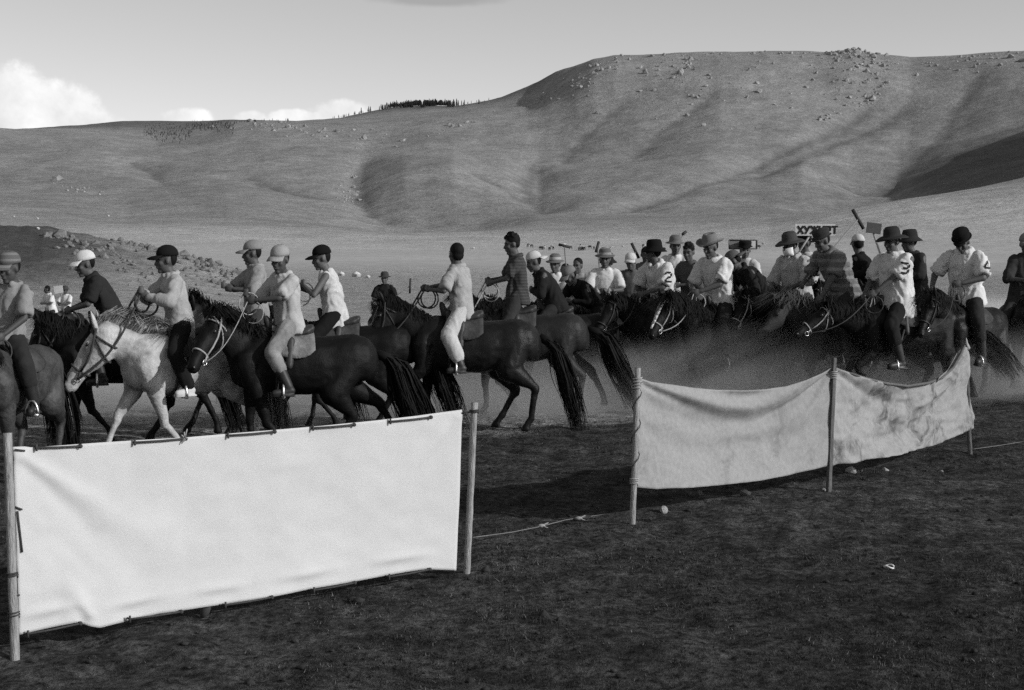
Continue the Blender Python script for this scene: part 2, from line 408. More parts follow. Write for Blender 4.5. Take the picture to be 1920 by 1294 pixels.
azs = np.concatenate([np.linspace(-math.pi, -0.56, 40)[:-1], np.linspace(-0.56, 0.56, 500), np.linspace(0.56, math.pi, 40)[1:]])
rs = np.concatenate([np.geomspace(1.2, 40, 250)[:-1], np.geomspace(40, 900, 100)[:-1], np.geomspace(900, 2700, 150)[:-1], np.geomspace(2700, 9000, 34)])
A, R = np.meshgrid(azs, rs); X = R * np.sin(A); Y = R * np.cos(A); Zt = terrain_z(A, R)
gd, gn = gully(X, Y); msk = (R > 700) & (R < 2700); Zt = Zt + np.where(msk, gd, 0)
nr, na = A.shape
verts = np.stack([X, Y, Zt], -1).reshape(-1, 3)
ii = (np.arange(nr - 1)[:, None] * na + np.arange(na - 1)[None, :]).ravel()
quads = np.stack([ii, ii + 1, ii + na + 1, ii + na], -1)
me = bpy.data.meshes.new('ground'); me.vertices.add(len(verts)); me.vertices.foreach_set('co', verts.ravel())
me.loops.add(quads.size); me.loops.foreach_set('vertex_index', quads.ravel().astype(np.int32))
me.polygons.add(len(quads)); me.polygons.foreach_set('loop_start', np.arange(0, quads.size, 4, dtype=np.int32))
me.polygons.foreach_set('use_smooth', np.ones(len(quads), bool)); me.update(); me.validate()
# what covers the ground: dark cropped turf, bare trampled track, dry plain, hill steppe; plus shade painted on one slope
track = sst(-0.6, 0.6, (Y - (15.5 + np.where(X > 0, .75, .4) * X)) / 1.0 + 0.6 * vnoise(np.stack([X / 1.3, Y / 1.3, 0 * X], -1), 41)) * (R < 60)
turf = 0.033 + 0.012 * fbm(np.stack([X / 2.2, Y / 2.2, 0 * X], -1), 4, 61) + 0.009 * fbm(np.stack([X / 0.35, Y / 0.35, 0 * X], -1), 3, 62)
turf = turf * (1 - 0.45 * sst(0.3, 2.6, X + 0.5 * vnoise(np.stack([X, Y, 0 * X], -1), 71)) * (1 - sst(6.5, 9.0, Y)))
bare = 0.13 + 0.015 * fbm(np.stack([X / 3, Y / 3, 0 * X], -1), 3, 63)
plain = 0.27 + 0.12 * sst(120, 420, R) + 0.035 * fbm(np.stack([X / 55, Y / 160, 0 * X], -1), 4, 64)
hills = 0.235 + 0.030 * fbm(np.stack([X / 130, Y / 260, 0 * X], -1), 4, 65) + 0.022 * fbm(np.stack([X / 25, Y / 45, 0 * X], -1), 3, 66)
cov = turf * (1 - track) + bare * track
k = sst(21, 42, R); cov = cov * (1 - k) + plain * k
k = sst(750, 1100, R); cov = cov * (1 - k) + hills * k
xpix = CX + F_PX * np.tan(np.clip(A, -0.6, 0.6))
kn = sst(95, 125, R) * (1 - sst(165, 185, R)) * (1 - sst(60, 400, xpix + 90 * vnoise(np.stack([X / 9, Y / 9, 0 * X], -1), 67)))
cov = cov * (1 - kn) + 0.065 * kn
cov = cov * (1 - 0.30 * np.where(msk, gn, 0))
slope_shade = sst(1080, 1180, R) * (1 - sst(1750, 1980, R + 60 * vnoise(np.stack([X / 60, Y / 60, 0 * X], -1), 91))) * sst(1620, 1760, xpix + 30 * vnoise(np.stack([X / 40, Y / 40, 0 * X], -1), 92)); cov = cov * (1 - 0.55 * slope_shade)  # shade of the right-hand slope painted darker into the ground colour
far = sst(2700, 3000, R) * (1 - sst(960, 1100, xpix)); cov = cov * (1 - far * 0.45)
at_ = me.attributes.new('cover_and_shade', 'FLOAT', 'POINT'); at_.data.foreach_set('value', np.clip(cov, 0.01, 0.6).ravel().astype(np.float32))
m = bpy.data.materials.new('steppe_ground'); m.use_nodes = True; t = NT(m.node_tree)
p = t.n('ShaderNodeBsdfPrincipled', i_Roughness=0.95); p.inputs['Specular IOR Level'].default_value = 0.1
o = t.n('ShaderNodeOutputMaterial'); t.l(p.outputs[0], o.inputs[0])
aa = t.n('ShaderNodeAttribute', attribute_name='cover_and_shade'); ge = t.n('ShaderNodeNewGeometry')
val = aa.outputs['Fac']
ln = t.n('ShaderNodeVectorMath', operation='LENGTH'); t.l(ge.outputs['Position'], ln.inputs[0])
isnear = t.rng(ln.outputs['Value'], 20, 60, 1, 0); isfar = t.rng(ln.outputs['Value'], 300, 900, 0, 1)
def layer(scale, lo, hi, on, detail=5.0, rough=0.65, cut=0.3):
    global val
    q = t.n('ShaderNodeTexNoise', i_Scale=scale, i_Detail=detail, i_Roughness=rough); t.l(ge.outputs['Position'], q.inputs['Vector'])
    f = t.rng(q.outputs[0], cut, 1 - cut, lo, hi, False)
    f = t.math('ADD', t.math('MULTIPLY', f, on), t.math('SUBTRACT', 1.0, on)); val = t.math('MULTIPLY', val, f)
    return q
q1 = layer(3.6, 0.50, 1.55, isnear, 4.0, 0.6, 0.36); q2 = layer(17.0, 0.12, 2.3, isnear, 5.0, 0.7, 0.34); layer(0.35, 0.8, 1.2, t.math('SUBTRACT', 1.0, isnear))
iskn = t.math('MULTIPLY', t.rng(ln.outputs['Value'], 50, 90, 0, 1), t.rng(ln.outputs['Value'], 190, 320, 1, 0)); q4 = layer(1.1, 0.62, 1.38, iskn, 6.0, 0.75)
q3 = layer(0.05, 0.72, 1.28, isfar, 8.0, 0.75); layer(0.011, 0.85, 1.15, isfar); layer(0.22, 0.80, 1.20, isfar, 6.0, 0.7)
c = t.n('ShaderNodeCombineColor')
for i in range(3): t.l(val, c.inputs[i])
t.l(c.outputs[0], p.inputs['Base Color'])
b1 = t.n('ShaderNodeBump', i_Distance=0.07); t.l(q2.outputs[0], b1.inputs['Height']); t.l(t.math('MULTIPLY', isnear, 0.9), b1.inputs['Strength'])
b2 = t.n('ShaderNodeBump', i_Distance=6.0); t.l(q3.outputs[0], b2.inputs['Height']); t.l(t.math('MULTIPLY', isfar, 0.5), b2.inputs['Strength']); t.l(b1.outputs[0], b2.inputs['Normal'])
b3 = t.n('ShaderNodeBump', i_Distance=0.6); t.l(q4.outputs[0], b3.inputs['Height']); t.l(t.math('MULTIPLY', iskn, 0.6), b3.inputs['Strength']); t.l(b2.outputs[0], b3.inputs['Normal']); t.l(b3.outputs[0], p.inputs['Normal'])
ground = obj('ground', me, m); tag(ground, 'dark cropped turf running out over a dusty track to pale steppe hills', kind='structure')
TERR = BVHTree.FromPolygons([tuple(q) for q in verts.tolist()], [tuple(q) for q in quads.tolist()])
def see(px, py):
    """where the line of sight through a photo pixel meets the ground"""
    d = Vector(px_dir(px, py)).normalized(); h = TERR.ray_cast(Vector((0, 0, CAM_H)), d, 12000); return h[0]
def gnd(x, y):
    h = TERR.ray_cast(Vector((x, y, 900)), Vector((0, 0, -1)), 2000); return h[0].z if h[0] else 0.0
#@@PART2
# ------------------------------------------------------------------ horses
FWD, LFT, UP = V(1, 0, 0), V(0, 1, 0), V(0, 0, 1)
TORSO = [(.60, .98, .06, .10), (.565, .98, .13, .19), (.45, .995, .20, .265), (.28, 1.005, .235, .305), (.05, .965, .262, .300), (-.25, .955, .285, .295),
         (-.46, .985, .278, .275), (-.64, 1.025, .262, .25), (-.78, 1.01, .215, .22), (-.865, .97, .13, .16), (-.90, .95, .05, .08)]
def torso_at(x):
    xs = [q[0] for q in TORSO][::-1]
    return [float(np.interp(x, xs, [q[i] for q in TORSO][::-1])) for i in (1, 2, 3)]
FRONT = {'stand': [(.37, .72), (.40, .40), (.38, .13), (.42, .02)], 'fwd': [(.43, .72), (.62, .45), (.74, .18), (.82, .06)],
         'back': [(.34, .72), (.25, .42), (.06, .18), (.04, .03)], 'lift': [(.43, .73), (.64, .52), (.48, .30), (.40, .20)],
         'step': [(.40, .72), (.52, .43), (.46, .15), (.50, .03)]}
HIND = {'stand': [(-.52, .72), (-.82, .50), (-.78, .15), (-.72, .02)], 'fwd': [(-.42, .70), (-.62, .46), (-.46, .16), (-.38, .03)],
        'back': [(-.58, .72), (-.94, .53), (-1.08, .24), (-1.10, .10)], 'lift': [(-.46, .72), (-.72, .56), (-.66, .29), (-.66, .17)]}
def horse(name, label, mat, px, Y, heading, s=0.93, poll=(.92, 0, 1.42), head=(.62, 0, -.78), legs=('stand', 'fwd', 'back', 'stand'), mane=None, tail=None,
          vox=0.02, bridle=None, group=None, wind=(0, 0, 0), manelen=.24, headlen=1.0, tailmat=None, stirrups=True, z=None, blaze=False, forelock=0.12, saddle=True, rump=1.0, bald=False):
    g = G()
    g.loft([(V(x, 0, z_), LFT * ry, UP * rz) for x, z_, ry, rz in TORSO], 18, 2.2)
    g.ell((.24, 0, 1.20), V(.26, 0, 0), V(0, .075, 0), V(0, 0, .12))
    P = V(*poll); B = V(.36, 0, 1.03)
    ax = (P - B); Mid = B + ax * .5 + V(-.02, 0, .03)
    st = []
    for t_, dp, hw in ((-.10, .27, .16), (.12, .235, .145), (.35, .19, .115), (.6, .155, .093), (.85, .13, .08), (1.0, .115, .075)):
        c = B.lerp(Mid, t_ * 2) if t_ < .5 else Mid.lerp(P, (t_ - .5) * 2)
        a = ax.normalized(); sd = a.cross(UP) * -1; sd = sd.normalized() if sd.length > .1 else LFT.copy(); up = sd.cross(a) * -1
        if up.dot(UP) < 0: up = -up
        st.append((c - up * .035, sd * hw, up * dp))
    g.loft(st, 16)
    H = V(*head).normalized(); hs = UP.cross(H); hs = hs.normalized() if hs.length > .15 else LFT.copy(); hu = H.cross(hs)
    if hu.dot(ax) < 0 and abs(H.z) > .3: pass
    L = headlen
    prof = [(-.06, .04, .05, .03), (.0, .082, .10, .04), (.10, .098, .130, .055), (.19, .094, .135, .058), (.28, .078, .112, .047), (.38, .060, .083, .033), (.48, .054, .071, .027),
            (.55, .056, .068, .03), (.595, .048, .055, .033), (.615, .025, .03, .035)]
    g.loft([(P + H * (t_ * L) - hu * (of * L), hs * (w_ * L), hu * (h_ * L)) for t_, w_, h_, of in prof], 14, 2.3)
    for sd in (-1, 1):
        g.ell(P + H * .17 * L + hs * .078 * sd * L + hu * .035 * L, H * .045, hs * .03, hu * .025)
    for i, sd in ((0, 1), (1, -1)):
        e, k_, f_, h_ = [V(x, sd * y, z_) for (x, z_), y in zip(FRONT[legs[i]], (.155, .14, .13, .13))]
        sh = V(.42, sd * .13, 1.0)
        g.cone(sh, .15, e, .098); g.cone(e, .095, k_ + UP * .03, .052); g.cone(k_ + UP * .02, .052, k_ - UP * .03, .046); g.cone(k_, .040, f_, .034); g.cone(f_, .043, f_, .043)
        g.cone(f_, .038, h_ + UP * .035, .040); g.cone(h_ + UP * .05, .046, h_ - UP * .012, .062, 12, True)
    for i, sd in ((2, 1), (3, -1)):
        a_, k_, f_, h_ = [V(x, sd * y, z_) for (x, z_), y in zip(HIND[legs[i]], (.175, .15, .135, .135))]
        g.cone(V(-.62, sd * .10, 1.02), .165 * rump, a_, .15); g.cone(a_, .15, k_ + UP * .02 + FWD * .02, .058); g.cone(k_, .058, k_ - UP * .05, .048); g.cone(k_, .045, f_, .037); g.cone(f_, .046, f_, .046)
        g.cone(f_, .040, h_ + UP * .035, .042); g.cone(h_ + UP * .05, .048, h_ - UP * .012, .064, 12, True)
    me = remesh('horse', g, vox, 7)
    displace(me, lambda c: .010 * fbm(c * np.array((5.5, 6, 4.2)) + px, 3, 3) - .016 * np.exp(-((c[:, 0] + .42) / .07) ** 2 - ((c[:, 2] - .98) / .20) ** 2) - .012 * np.exp(-((c[:, 0] - .30 + .5 * (c[:, 2] - 1.0)) / .035) ** 2) * ((c[:, 2] > .7) & (c[:, 2] < 1.25)) + .0035 * vnoise(c * 26, 8))
    e = G()
    for sd in (-1, 1):
        b = P + H * .035 * L + hs * .062 * sd * L + hu * .04 * L; tip = b + (hu * .72 - H * .66 + hs * .22 * sd).normalized() * .165 * L
        md = b.lerp(tip, .45); d = (tip - b).normalized(); fr = d.cross(hs).normalized()
        e.rings([[c + hs * math.cos(q) * r_ + fr * math.sin(q) * r_ * .6 for q in np.arange(0, 6.28, .7)] for c, r_ in ((b - d * .03, .036), (md, .040), (b.lerp(tip, .75), .026), (tip, .004))])
    me = extend_mesh(me, e)
    ob = obj('horse', me, mat); X_ = (px - CX) / F_PX * Y * 1.0
    zz = gnd(X_, Y) if z is None else z
    ob.location = (X_, Y, zz); ob.rotation_euler = (0, 0, math.radians(heading)); ob.scale = (s, s, s)
    tag(ob, label, 'horse', group)
    # eyes, nostrils
    for sd in (-1, 1):
        g = G(); g.ell(P + H * .175 * L + hs * .093 * sd * L + hu * .03 * L, H * .024, hs * .016, hu * .017, 8, 6); obj('eye', g, EYE, ob)
    for sd in (-1, 1):
        g = G(); g.ell(P + H * .575 * L + hs * .040 * sd * L - hu * .005 * L, H * .018, hs * .014, hu * .022, 8, 6); obj('nostril', g, EYE, ob)
    if blaze:
        g = G()
        for a_, b_ in zip(np.linspace(.04, .5, 8)[:-1], np.linspace(.04, .5, 8)[1:]):
            q = [];
            for t_ in (a_, b_):
                hh = float(np.interp(t_, [p_[0] for p_ in prof], [p_[2] - p_[3] for p_ in prof])); ww = .026 + .012 * math.sin(t_ * 9)
                for y_ in (-1, 0, 1): q.append(P + H * t_ * L + hs * ww * y_ + hu * (hh * L + .006 - .004 * abs(y_)))
            g.add(q, [(0, 1, 4, 3), (1, 2, 5, 4)])
        obj('blaze', solid('blaze', g, .006), M('white_hair', .6, .9), ob)
    # mane: ribbons from the crest
    mmat = mane or HAIR; wv = V(*wind); g = G()
    if not bald:
        rnd = random.Random(int(px))
        crest = [V(.20, 0, 1.30)] + [s_[0] + s_[2] for s_ in st[1:]] + [P + hu * .10]
        crest = crest[:1] + crest[1:]
        n = int(620 * (1 if vox < .021 else .5)); lock = [rnd.uniform(-.25, .25) for _ in range(40)]
        for i in range(n):
            t_ = rnd.random() * (len(crest) - 1.001); a = int(t_); c = crest[a].lerp(crest[a + 1], t_ - a) - UP * .015
            lk = lock[int(t_ * 6) % 40]; sd = 1 if rnd.random() < .62 else -1
            ln = manelen * rnd.uniform(.55, 1.15); out = (LFT * sd * rnd.uniform(.3, .8) + UP * rnd.uniform(.0, .6) + FWD * rnd.uniform(-.35, .15) + wv).normalized()
            p1 = c + out * ln * .33; p2 = p1 + (out * .55 - UP * .7 + wv * .8).normalized() * ln * .4; p3 = p2 + (out * .2 - UP + wv * .9 + V(rnd.uniform(-.3, .3) + lk * 2, 0, 0)).normalized() * ln * .4; p4 = p3 + (wv - UP * .8 + V(rnd.uniform(-.5, .5) + lk * 3, rnd.uniform(-.3, .3), 0)).normalized() * ln * .2
            wd = (FWD * rnd.uniform(.7, 1) + LFT * rnd.uniform(-.5, .5)).normalized()
            g.ribbon([c - UP * .01, p1, p2, p3, p4], wd, .008, .001)
        for i in range(90):
            ln = forelock * rnd.uniform(.7, 1.5); c = P + hs * rnd.uniform(-.03, .03) + hu * .09
            out = (H * rnd.uniform(.2, 1.0) + hu * rnd.uniform(.1, .9) + hs * rnd.uniform(-.6, .6) + wv).normalized()
            g.ribbon([c, c + out * ln * .5, c + out * ln * .8 + H * ln * .5], hs, .007, .001)
        obj('mane', g, mmat, ob)
    # tail
    tv = tail if tail is not None else (-.35, 0, -.85)
    g = G(); rnd = random.Random(int(px) + 3); D = V(-.88, 0, 1.07); td = V(*tv).normalized(); tl = .88
    def tp(u, off=V(0, 0, 0)):
        return D + V(-.12, 0, .02) * min(u * 4, 1) + td * tl * u + UP * (.10 * math.sin(min(u * 2.2, 1) * 3.14)) * .6 + off * (math.sin(min(u * 1.25, 1) * math.pi * .62)) + UP * -.14 * u * u
    g.tube([tp(u) for u in np.linspace(0, .8, 7)], [.045, .055, .062, .062, .055, .04, .012], 8)
    clumps = [V(rnd.gauss(0, .070), rnd.gauss(0, .065), rnd.gauss(0, .05)) for _ in range(16)]
    for i in range(520 if vox < .022 else 260):
        of = clumps[i % 16] + V(rnd.gauss(0, .022), rnd.gauss(0, .022), rnd.gauss(0, .02)); e_ = rnd.uniform(.6, 1.18); u0 = rnd.uniform(0, .35); ph = rnd.uniform(0, 6); wa = rnd.uniform(.008, .045)
        g.ribbon([tp(u0 + (e_ - u0) * q, of) + V(math.sin(ph + q * 5), math.cos(ph * 1.7 + q * 4), 0) * wa * q for q in (0, .2, .4, .6, .8, 1)], (LFT * rnd.uniform(-1, 1) + td.cross(LFT) * rnd.uniform(-1, 1)).normalized(), .008, .0015)
    obj('tail', g, tailmat or HAIR, ob)
    ob['_'] = 0; del ob['_']
    inf = dict(ob=ob, P=P, H=H, hs=hs, hu=hu, L=L, s=s, bit=[P + H * .47 * L + hs * .068 * sd * L - hu * .065 * L for sd in (1, -1)])
    if bridle:
        bm, r_ = bridle
        g = G()
        def ring(t_, k=1.04, tilt=0):
            w_, h_, of = [float(np.interp(t_, [p_[0] for p_ in prof], [p_[i] for p_ in prof])) for i in (1, 2, 3)]
            c = P + H * t_ * L - hu * of * L
            return [c + hs * math.cos(q) * (w_ * L * k + .004) + hu * math.sin(q) * (h_ * L * k + .004) + H * tilt * math.sin(q) for q in np.linspace(0, 2 * math.pi, 17)]
        g.tube(ring(.40), r_); g.tube(ring(.075, 1.06), r_); g.tube(ring(.13, 1.05, -.10), r_ * .8)
        for sd in (1, -1):
            pts = []
            for t_, hh in ((.40, -.02), (.30, -.02), (.2, 0.0), (.1, .04), (.02, .07)):
                w_ = float(np.interp(t_, [p_[0] for p_ in prof], [p_[1] for p_ in prof])); pts.append(P + H * t_ * L + hs * sd * (w_ * L + .01) + hu * (hh - .03) * L)
            g.tube(pts, r_); g.tube([pts[0], inf['bit'][0 if sd > 0 else 1]], r_)
        obj('bridle', g, bm, ob)
        g = G()
        for b in inf['bit']:
            g = G(); a1, a2 = H, hu; g.tube([b + (a1 * math.cos(q) + a2 * math.sin(q)) * .028 for q in np.linspace(0, 6.283, 11)], .006, 5); obj('bit_ring', g, STEEL, ob)
    # blanket, saddle, stirrups
    if saddle:
        g = G(); nx, nt = 8, 18; vs = []
        for i in range(nx + 1):
            x = -.24 + .42 * i / nx; zc, ry, rz = torso_at(x)
            for j in range(nt + 1):
                wing = 74 - 16 * abs(2 * i / nx - 1) ** 3; a = math.radians(wing * (2 * j / nt - 1)); ex = 2.2; ct, sn = math.sin(a), math.cos(a); k = (abs(ct) ** ex + abs(sn) ** ex) ** (-1 / ex)
                vs.append(V(x, ct * k * (ry + .022), zc + sn * k * (rz + .022) + (.05 if abs(ct) < .35 and x > .1 else 0)))
        g.add(vs, [(i * (nt + 1) + j, i * (nt + 1) + j + 1, (i + 1) * (nt + 1) + j + 1, (i + 1) * (nt + 1) + j) for i in range(nx) for j in range(nt)])
        obj('saddle_blanket', solid('saddle_blanket', g, .018), M('saddle_felt', .05 if saddle is True else saddle, .95, .1, 10, .5, .4, 30), ob)
        if 'saddle' not in SHARED:
            g = G(); g.loft([(V(x, 0, z_), LFT * w_, UP * h_) for x, z_, w_, h_ in ((-.24, 1.33, .10, .05), (-.18, 1.31, .15, .06), (-.05, 1.28, .16, .05), (.08, 1.29, .14, .06), (.18, 1.33, .09, .07))], 14)
            g.cone((.19, 0, 1.32), .05, (.23, 0, 1.44), .035); g.cone((-.22, -.10, 1.34), .03, (-.22, .10, 1.34), .03)
            for sd in (1, -1): g.cone((.0, sd * .20, 1.22), .05, (.02, sd * .29, .98), .04)
            SHARED['saddle'] = remesh('saddle', g, .018, 2)
        obj('saddle', SHARED['saddle'], LEATHER, ob)
        g = G(); zc, ry, rz = torso_at(.14)
        g.tube([V(.14, math.sin(a) * (ry + .012), zc + math.cos(a) * (rz + .012)) for a in np.linspace(0, 6.283, 21)], .018, 5); obj('girth', g, LEATHER, ob)
    inf['stir'] = stirrups and saddle
    return inf
SHARED = {}

# ------------------------------------------------------------------ people
def ik(a, c, l1, l2, hint):
    d = c - a; D = d.length
    if D > (l1 + l2) * .995: d = d * ((l1 + l2) * .995 / D); c = a + d; D = d.length
    u = d.normalized(); x = (l1 * l1 - l2 * l2 + D * D) / (2 * D); h = math.sqrt(max(l1 * l1 - x * x, 0))
    p = hint - u * hint.dot(u); p = p.normalized() if p.length > 1e-6 else u.orthogonal().normalized()
    return a + u * x + p * h, c
def rot(v, ax, a): return Matrix.Rotation(a, 3, ax) @ v
GLYPH = {'2': ["01110", "10001", "00001", "00110", "01000", "10000", "11111"], '3': ["11110", "00001", "00001", "01110", "00001", "00001", "11110"],
         '4': ["00010", "00110", "01010", "10010", "11111", "00010", "00010"]}
def hat_mesh(kind, c, f, l, u, k):
    g = G(); g2 = None
    def pt(x, y, z): return c + f * x * k + l * y * k + u * z * k
    n = 24
    if kind in ('cap', 'capback'):
        R = []
        for h in (.012, .04, .07, .095, .112, .118):
            q = math.sqrt(max(0, 1 - ((h - .012) / .108) ** 2.6)); R.append([pt(-.012 + .108 * q * math.cos(t), .092 * q * math.sin(t), h) for t in np.linspace(0, 2 * math.pi, n, endpoint=False)])
        g.rings(R, False); g.add([pt(-.012, 0, .120)] + R[-1], [(0, i + 1, (i + 1) % n + 1) for i in range(n)])
        vs = []; sgn = 1 if kind == 'cap' else -1
        for i in range(11):
            a = math.radians(-62 + 12.4 * i); ex = math.cos(a) ** .6
            for r_, z_ in ((0, .018), (.5, .012), (1, -.008)): vs.append(pt(sgn * (.010 + .09 * math.cos(a) + .098 * r_ * ex) - (.012 if sgn > 0 else 0), (.090 + .01 * r_) * math.sin(a), z_ - .014 * abs(math.sin(a)) * r_ * 1.5))
        g.add(vs, [(i * 3 + j, i * 3 + j + 1, i * 3 + j + 4, i * 3 + j + 3) for i in range(10) for j in (0, 1)])
    else:
        if kind == 'bucket': prof = [(.165, -.022), (.14, .0), (.112, .028), (.105, .06), (.10, .10), (.085, .135), (.04, .142), (.0, .142)]; up = lambda t: 0.0
        elif kind == 'cowboy': prof = [(.172, .050), (.158, .035), (.14, .028), (.106, .032), (.102, .07), (.096, .115), (.075, .142), (.03, .130), (.0, .126)]; up = lambda t: .045 * math.sin(t) ** 2 - .035 * math.cos(t) ** 2
        elif kind == 'floppy': prof = [(.192, .005), (.165, .022), (.14, .03), (.106, .034), (.102, .07), (.094, .115), (.07, .14), (.0, .144)]; up = lambda t: .03 * math.sin(t + .6) ** 2 - .012
        elif kind == 'flat': prof = [(.12, .03), (.108, .02), (.104, .05), (.11, .085), (.10, .11), (.0, .115)]; up = lambda t: 0
        else: prof = [(.155, .012), (.13, .022), (.105, .032), (.10, .07), (.09, .105), (.06, .13), (.0, .134)]; up = lambda t: .01 * math.sin(t) ** 2
        R = []
        for i, (r_, z_) in enumerate(prof[:-1]):
            br = max(0, (r_ - .115) / .09); R.append([pt(-.012 + r_ * math.cos(t) * (1.04 if br else 1.0), r_ * math.sin(t) * (.9 if not br else .95), z_ + up(t) * br) for t in np.linspace(0, 2 * math.pi, n, endpoint=False)])
        g.rings(R, False); g.add([pt(-.012, 0, prof[-1][1])] + R[-1], [(0, i + 1, (i + 1) % n + 1) for i in range(n)])
        if kind == 'flat':
            vs = []
            for i in range(9):
                a = math.radians(-52 + 13 * i)
                for r_, z_ in ((0, .03), (1, .008)): vs.append(pt(.0 + .09 * math.cos(a) + .06 * r_ * math.cos(a), .09 * math.sin(a), z_))
            g.add(vs, [(i * 2, i * 2 + 1, i * 2 + 3, i * 2 + 2) for i in range(8)])
    return solid('hat', g, .006)

def rider(label, h, k=1.0, lean=8, tw=0, side=0, hy=0, hp=5, hroll=0, shirt=None, sleeve='short', trousers=None, boots=BOOT, hat=None, hatm=None, hair='short', skin=SKIN,
          lh=(.34, .07, .20), rh=(.34, -.07, .20), hemdrop=.12, far=False, number=None, numside=1, group='riders', feet=None, up=0.0, at_pos=None, heading=None, loose=1.0, boot_top=.40, face_mask=False, footfwd=0.0,
          shoes=None, legs=True, collar=True, jacket=None, vest=False, fat=1.0, dx=0.0, reins=None, rein_r=.008, elbow=(-.3, 1.0, -.8)):
    """h: horse info (or None with at_pos); all lengths for a grown man, scaled by k"""
    if k < .91 and fat == 1.0: fat = .90
    kf = k * (.88 if k < .91 else 1.0)
    vb, vs_ = (.0135, .017) if far else (.0092, .0125)
    pel = V(0, 0, 0)
    if h:
        hs_ = h['s']; base = h['ob'].location; hd = h['ob'].rotation_euler.z; seat = V(dx * hs_, 0, 1.395 * hs_ + up)
        loc = base + Matrix.Rotation(hd, 3, 'Z') @ seat
    else: loc = Vector(at_pos); hd = math.radians(heading or 0); hs_ = 1.0
    la, ta, sa = math.radians(lean), math.radians(tw), math.radians(side)
    def spine(t_):  # t along the back, m
        f_ = rot(rot(FWD, UP, ta * min(1, t_ / .3)), UP, 0); a = la * (.6 + .8 * min(1, t_ / .5))
        return a, f_
    cur = pel.copy(); frames = []; tprev = -.15
    for t_ in (-.14, 0, .12, .28, .42, .50, .56, .74):
        a, f_ = spine(max(t_, 0)); l_ = UP.cross(f_); u_ = (UP * math.cos(a) + f_ * math.sin(a)); u_ = (u_ + l_ * math.sin(sa)).normalized(); f2 = l_.cross(u_).normalized()
        if t_ <= 0: c = u_ * t_
        else: c = frames[-1][0] + u_ * (t_ - frames[-1][4])
        frames.append((c, f2, l_, u_, t_))
    fr = {q[4]: q for q in frames}
    g = G()
    W = {-.14: (.165, .12), 0: (.16, .115), .12: (.14, .10), .28: (.15, .108), .42: (.165, .10), .50: (.125, .075), .56: (.058, .055)}
    g.loft([(fr[t_][0] * k, fr[t_][2] * W[t_][0] * k * .88, fr[t_][1] * W[t_][1] * k * .88) for t_ in W], 16, 2.2)
    c42, f42, l42, u42, _ = fr[.42]; nb = fr[.50][0]
    hyr, hpr = math.radians(hy), math.radians(hp)
    hf = rot(FWD, UP, hyr); hl = UP.cross(hf); hf = rot(hf, hl, hpr); hu = hf.cross(hl)
    if hroll: q = math.radians(hroll); hl = rot(hl, hf, q); hu = rot(hu, hf, q)
    hk = k ** .45  # heads of children are large for their bodies
    neck_top = nb * k + (fr[.56][3] * .6 + UP * .4) * .062 * k + hf * .018 * k
    hc = neck_top + hu * .118 * hk + hf * .016
    g.cone(nb * k - u42 * .03 * k, .062 * k, neck_top + hu * .03, .052 * hk)
    def hp_(x, y, z): return hc + hf * x * hk + hl * y * hk + hu * z * hk
    g.ell(hp_(-.012, 0, .028), hf * .097 * hk, hl * .077 * hk, hu * .103 * hk, 14, 10); g.ell(hp_(.020, 0, -.042), hf * .068 * hk, hl * .064 * hk, hu * .082 * hk, 14, 10)
    g.ell(hp_(.062, 0, -.107), hf * .026 * hk, hl * .03 * hk, hu * .022 * hk); g.cone(hp_(.082, 0, .015), .010 * hk, hp_(.104, 0, -.033), .0165 * hk)
    g.ell(hp_(.070, 0, .028), hf * .024 * hk, hl * .056 * hk, hu * .014 * hk); g.ell(hp_(.088, 0, -.07), hf * .012 * hk, hl * .027 * hk, hu * .012 * hk)
    for sd in (1, -1):
        g.ell(hp_(-.008, sd * .079, -.005), hf * .021 * hk, hl * .013 * hk, hu * .033 * hk); g.ell(hp_(.056, sd * .04, -.025), hf * .028 * hk, hl * .024 * hk, hu * .026 * hk)
    arms = []
    for sd, hand in ((1, lh), (-1, rh)):
        S = (c42 + u42 * .045 + l42 * (.178 * sd) * fat) * k; Hn = V(*hand) * k
        hint = V(elbow[0], elbow[1] * sd, elbow[2]); E, Wp = ik(S, Hn, .285 * k, .25 * k, hint); arms.append((S, E, Wp, sd))
        g.cone(S, .054 * kf, E, .041 * kf); g.cone(E, .042 * kf, Wp, .027 * k)
        d = (Wp - E).normalized(); uu = (UP - d * UP.dot(d)); uu = uu.normalized() if uu.length > .2 else f42.copy(); n_ = d.cross(uu)
        if n_.dot(l42) * sd > 0: n_ = -n_
        q = k ** .7; g.ell(Wp + d * .045 * q, d * .050 * q, n_ * .020 * q, uu * .042 * q)
        for i in range(4):
            kn_ = Wp + d * .082 * q + uu * (.030 - .0195 * i) * q; fl = (1, 1.08, 1.0, .82)[i] * q
            a1 = kn_ + (d * .026 + n_ * .014) * fl; a2 = a1 + (n_ * .026 - d * .006) * fl; a3 = a2 + (-d * .020 + n_ * .002) * fl
            g.chain([(kn_, .0105 * q), (a1, .0098 * q), (a2, .009 * q), (a3, .008 * q)], 8)
        t0 = Wp + (d * .025 + uu * .030) * q; t1 = t0 + (d * .030 + uu * .016 + n_ * .014) * q; t2 = t1 + (d * .026 + n_ * .014) * q
        g.chain([(t0, .013 * q), (t1, .0115 * q), (t2, .009 * q)], 8)
    # legs
    lg = []
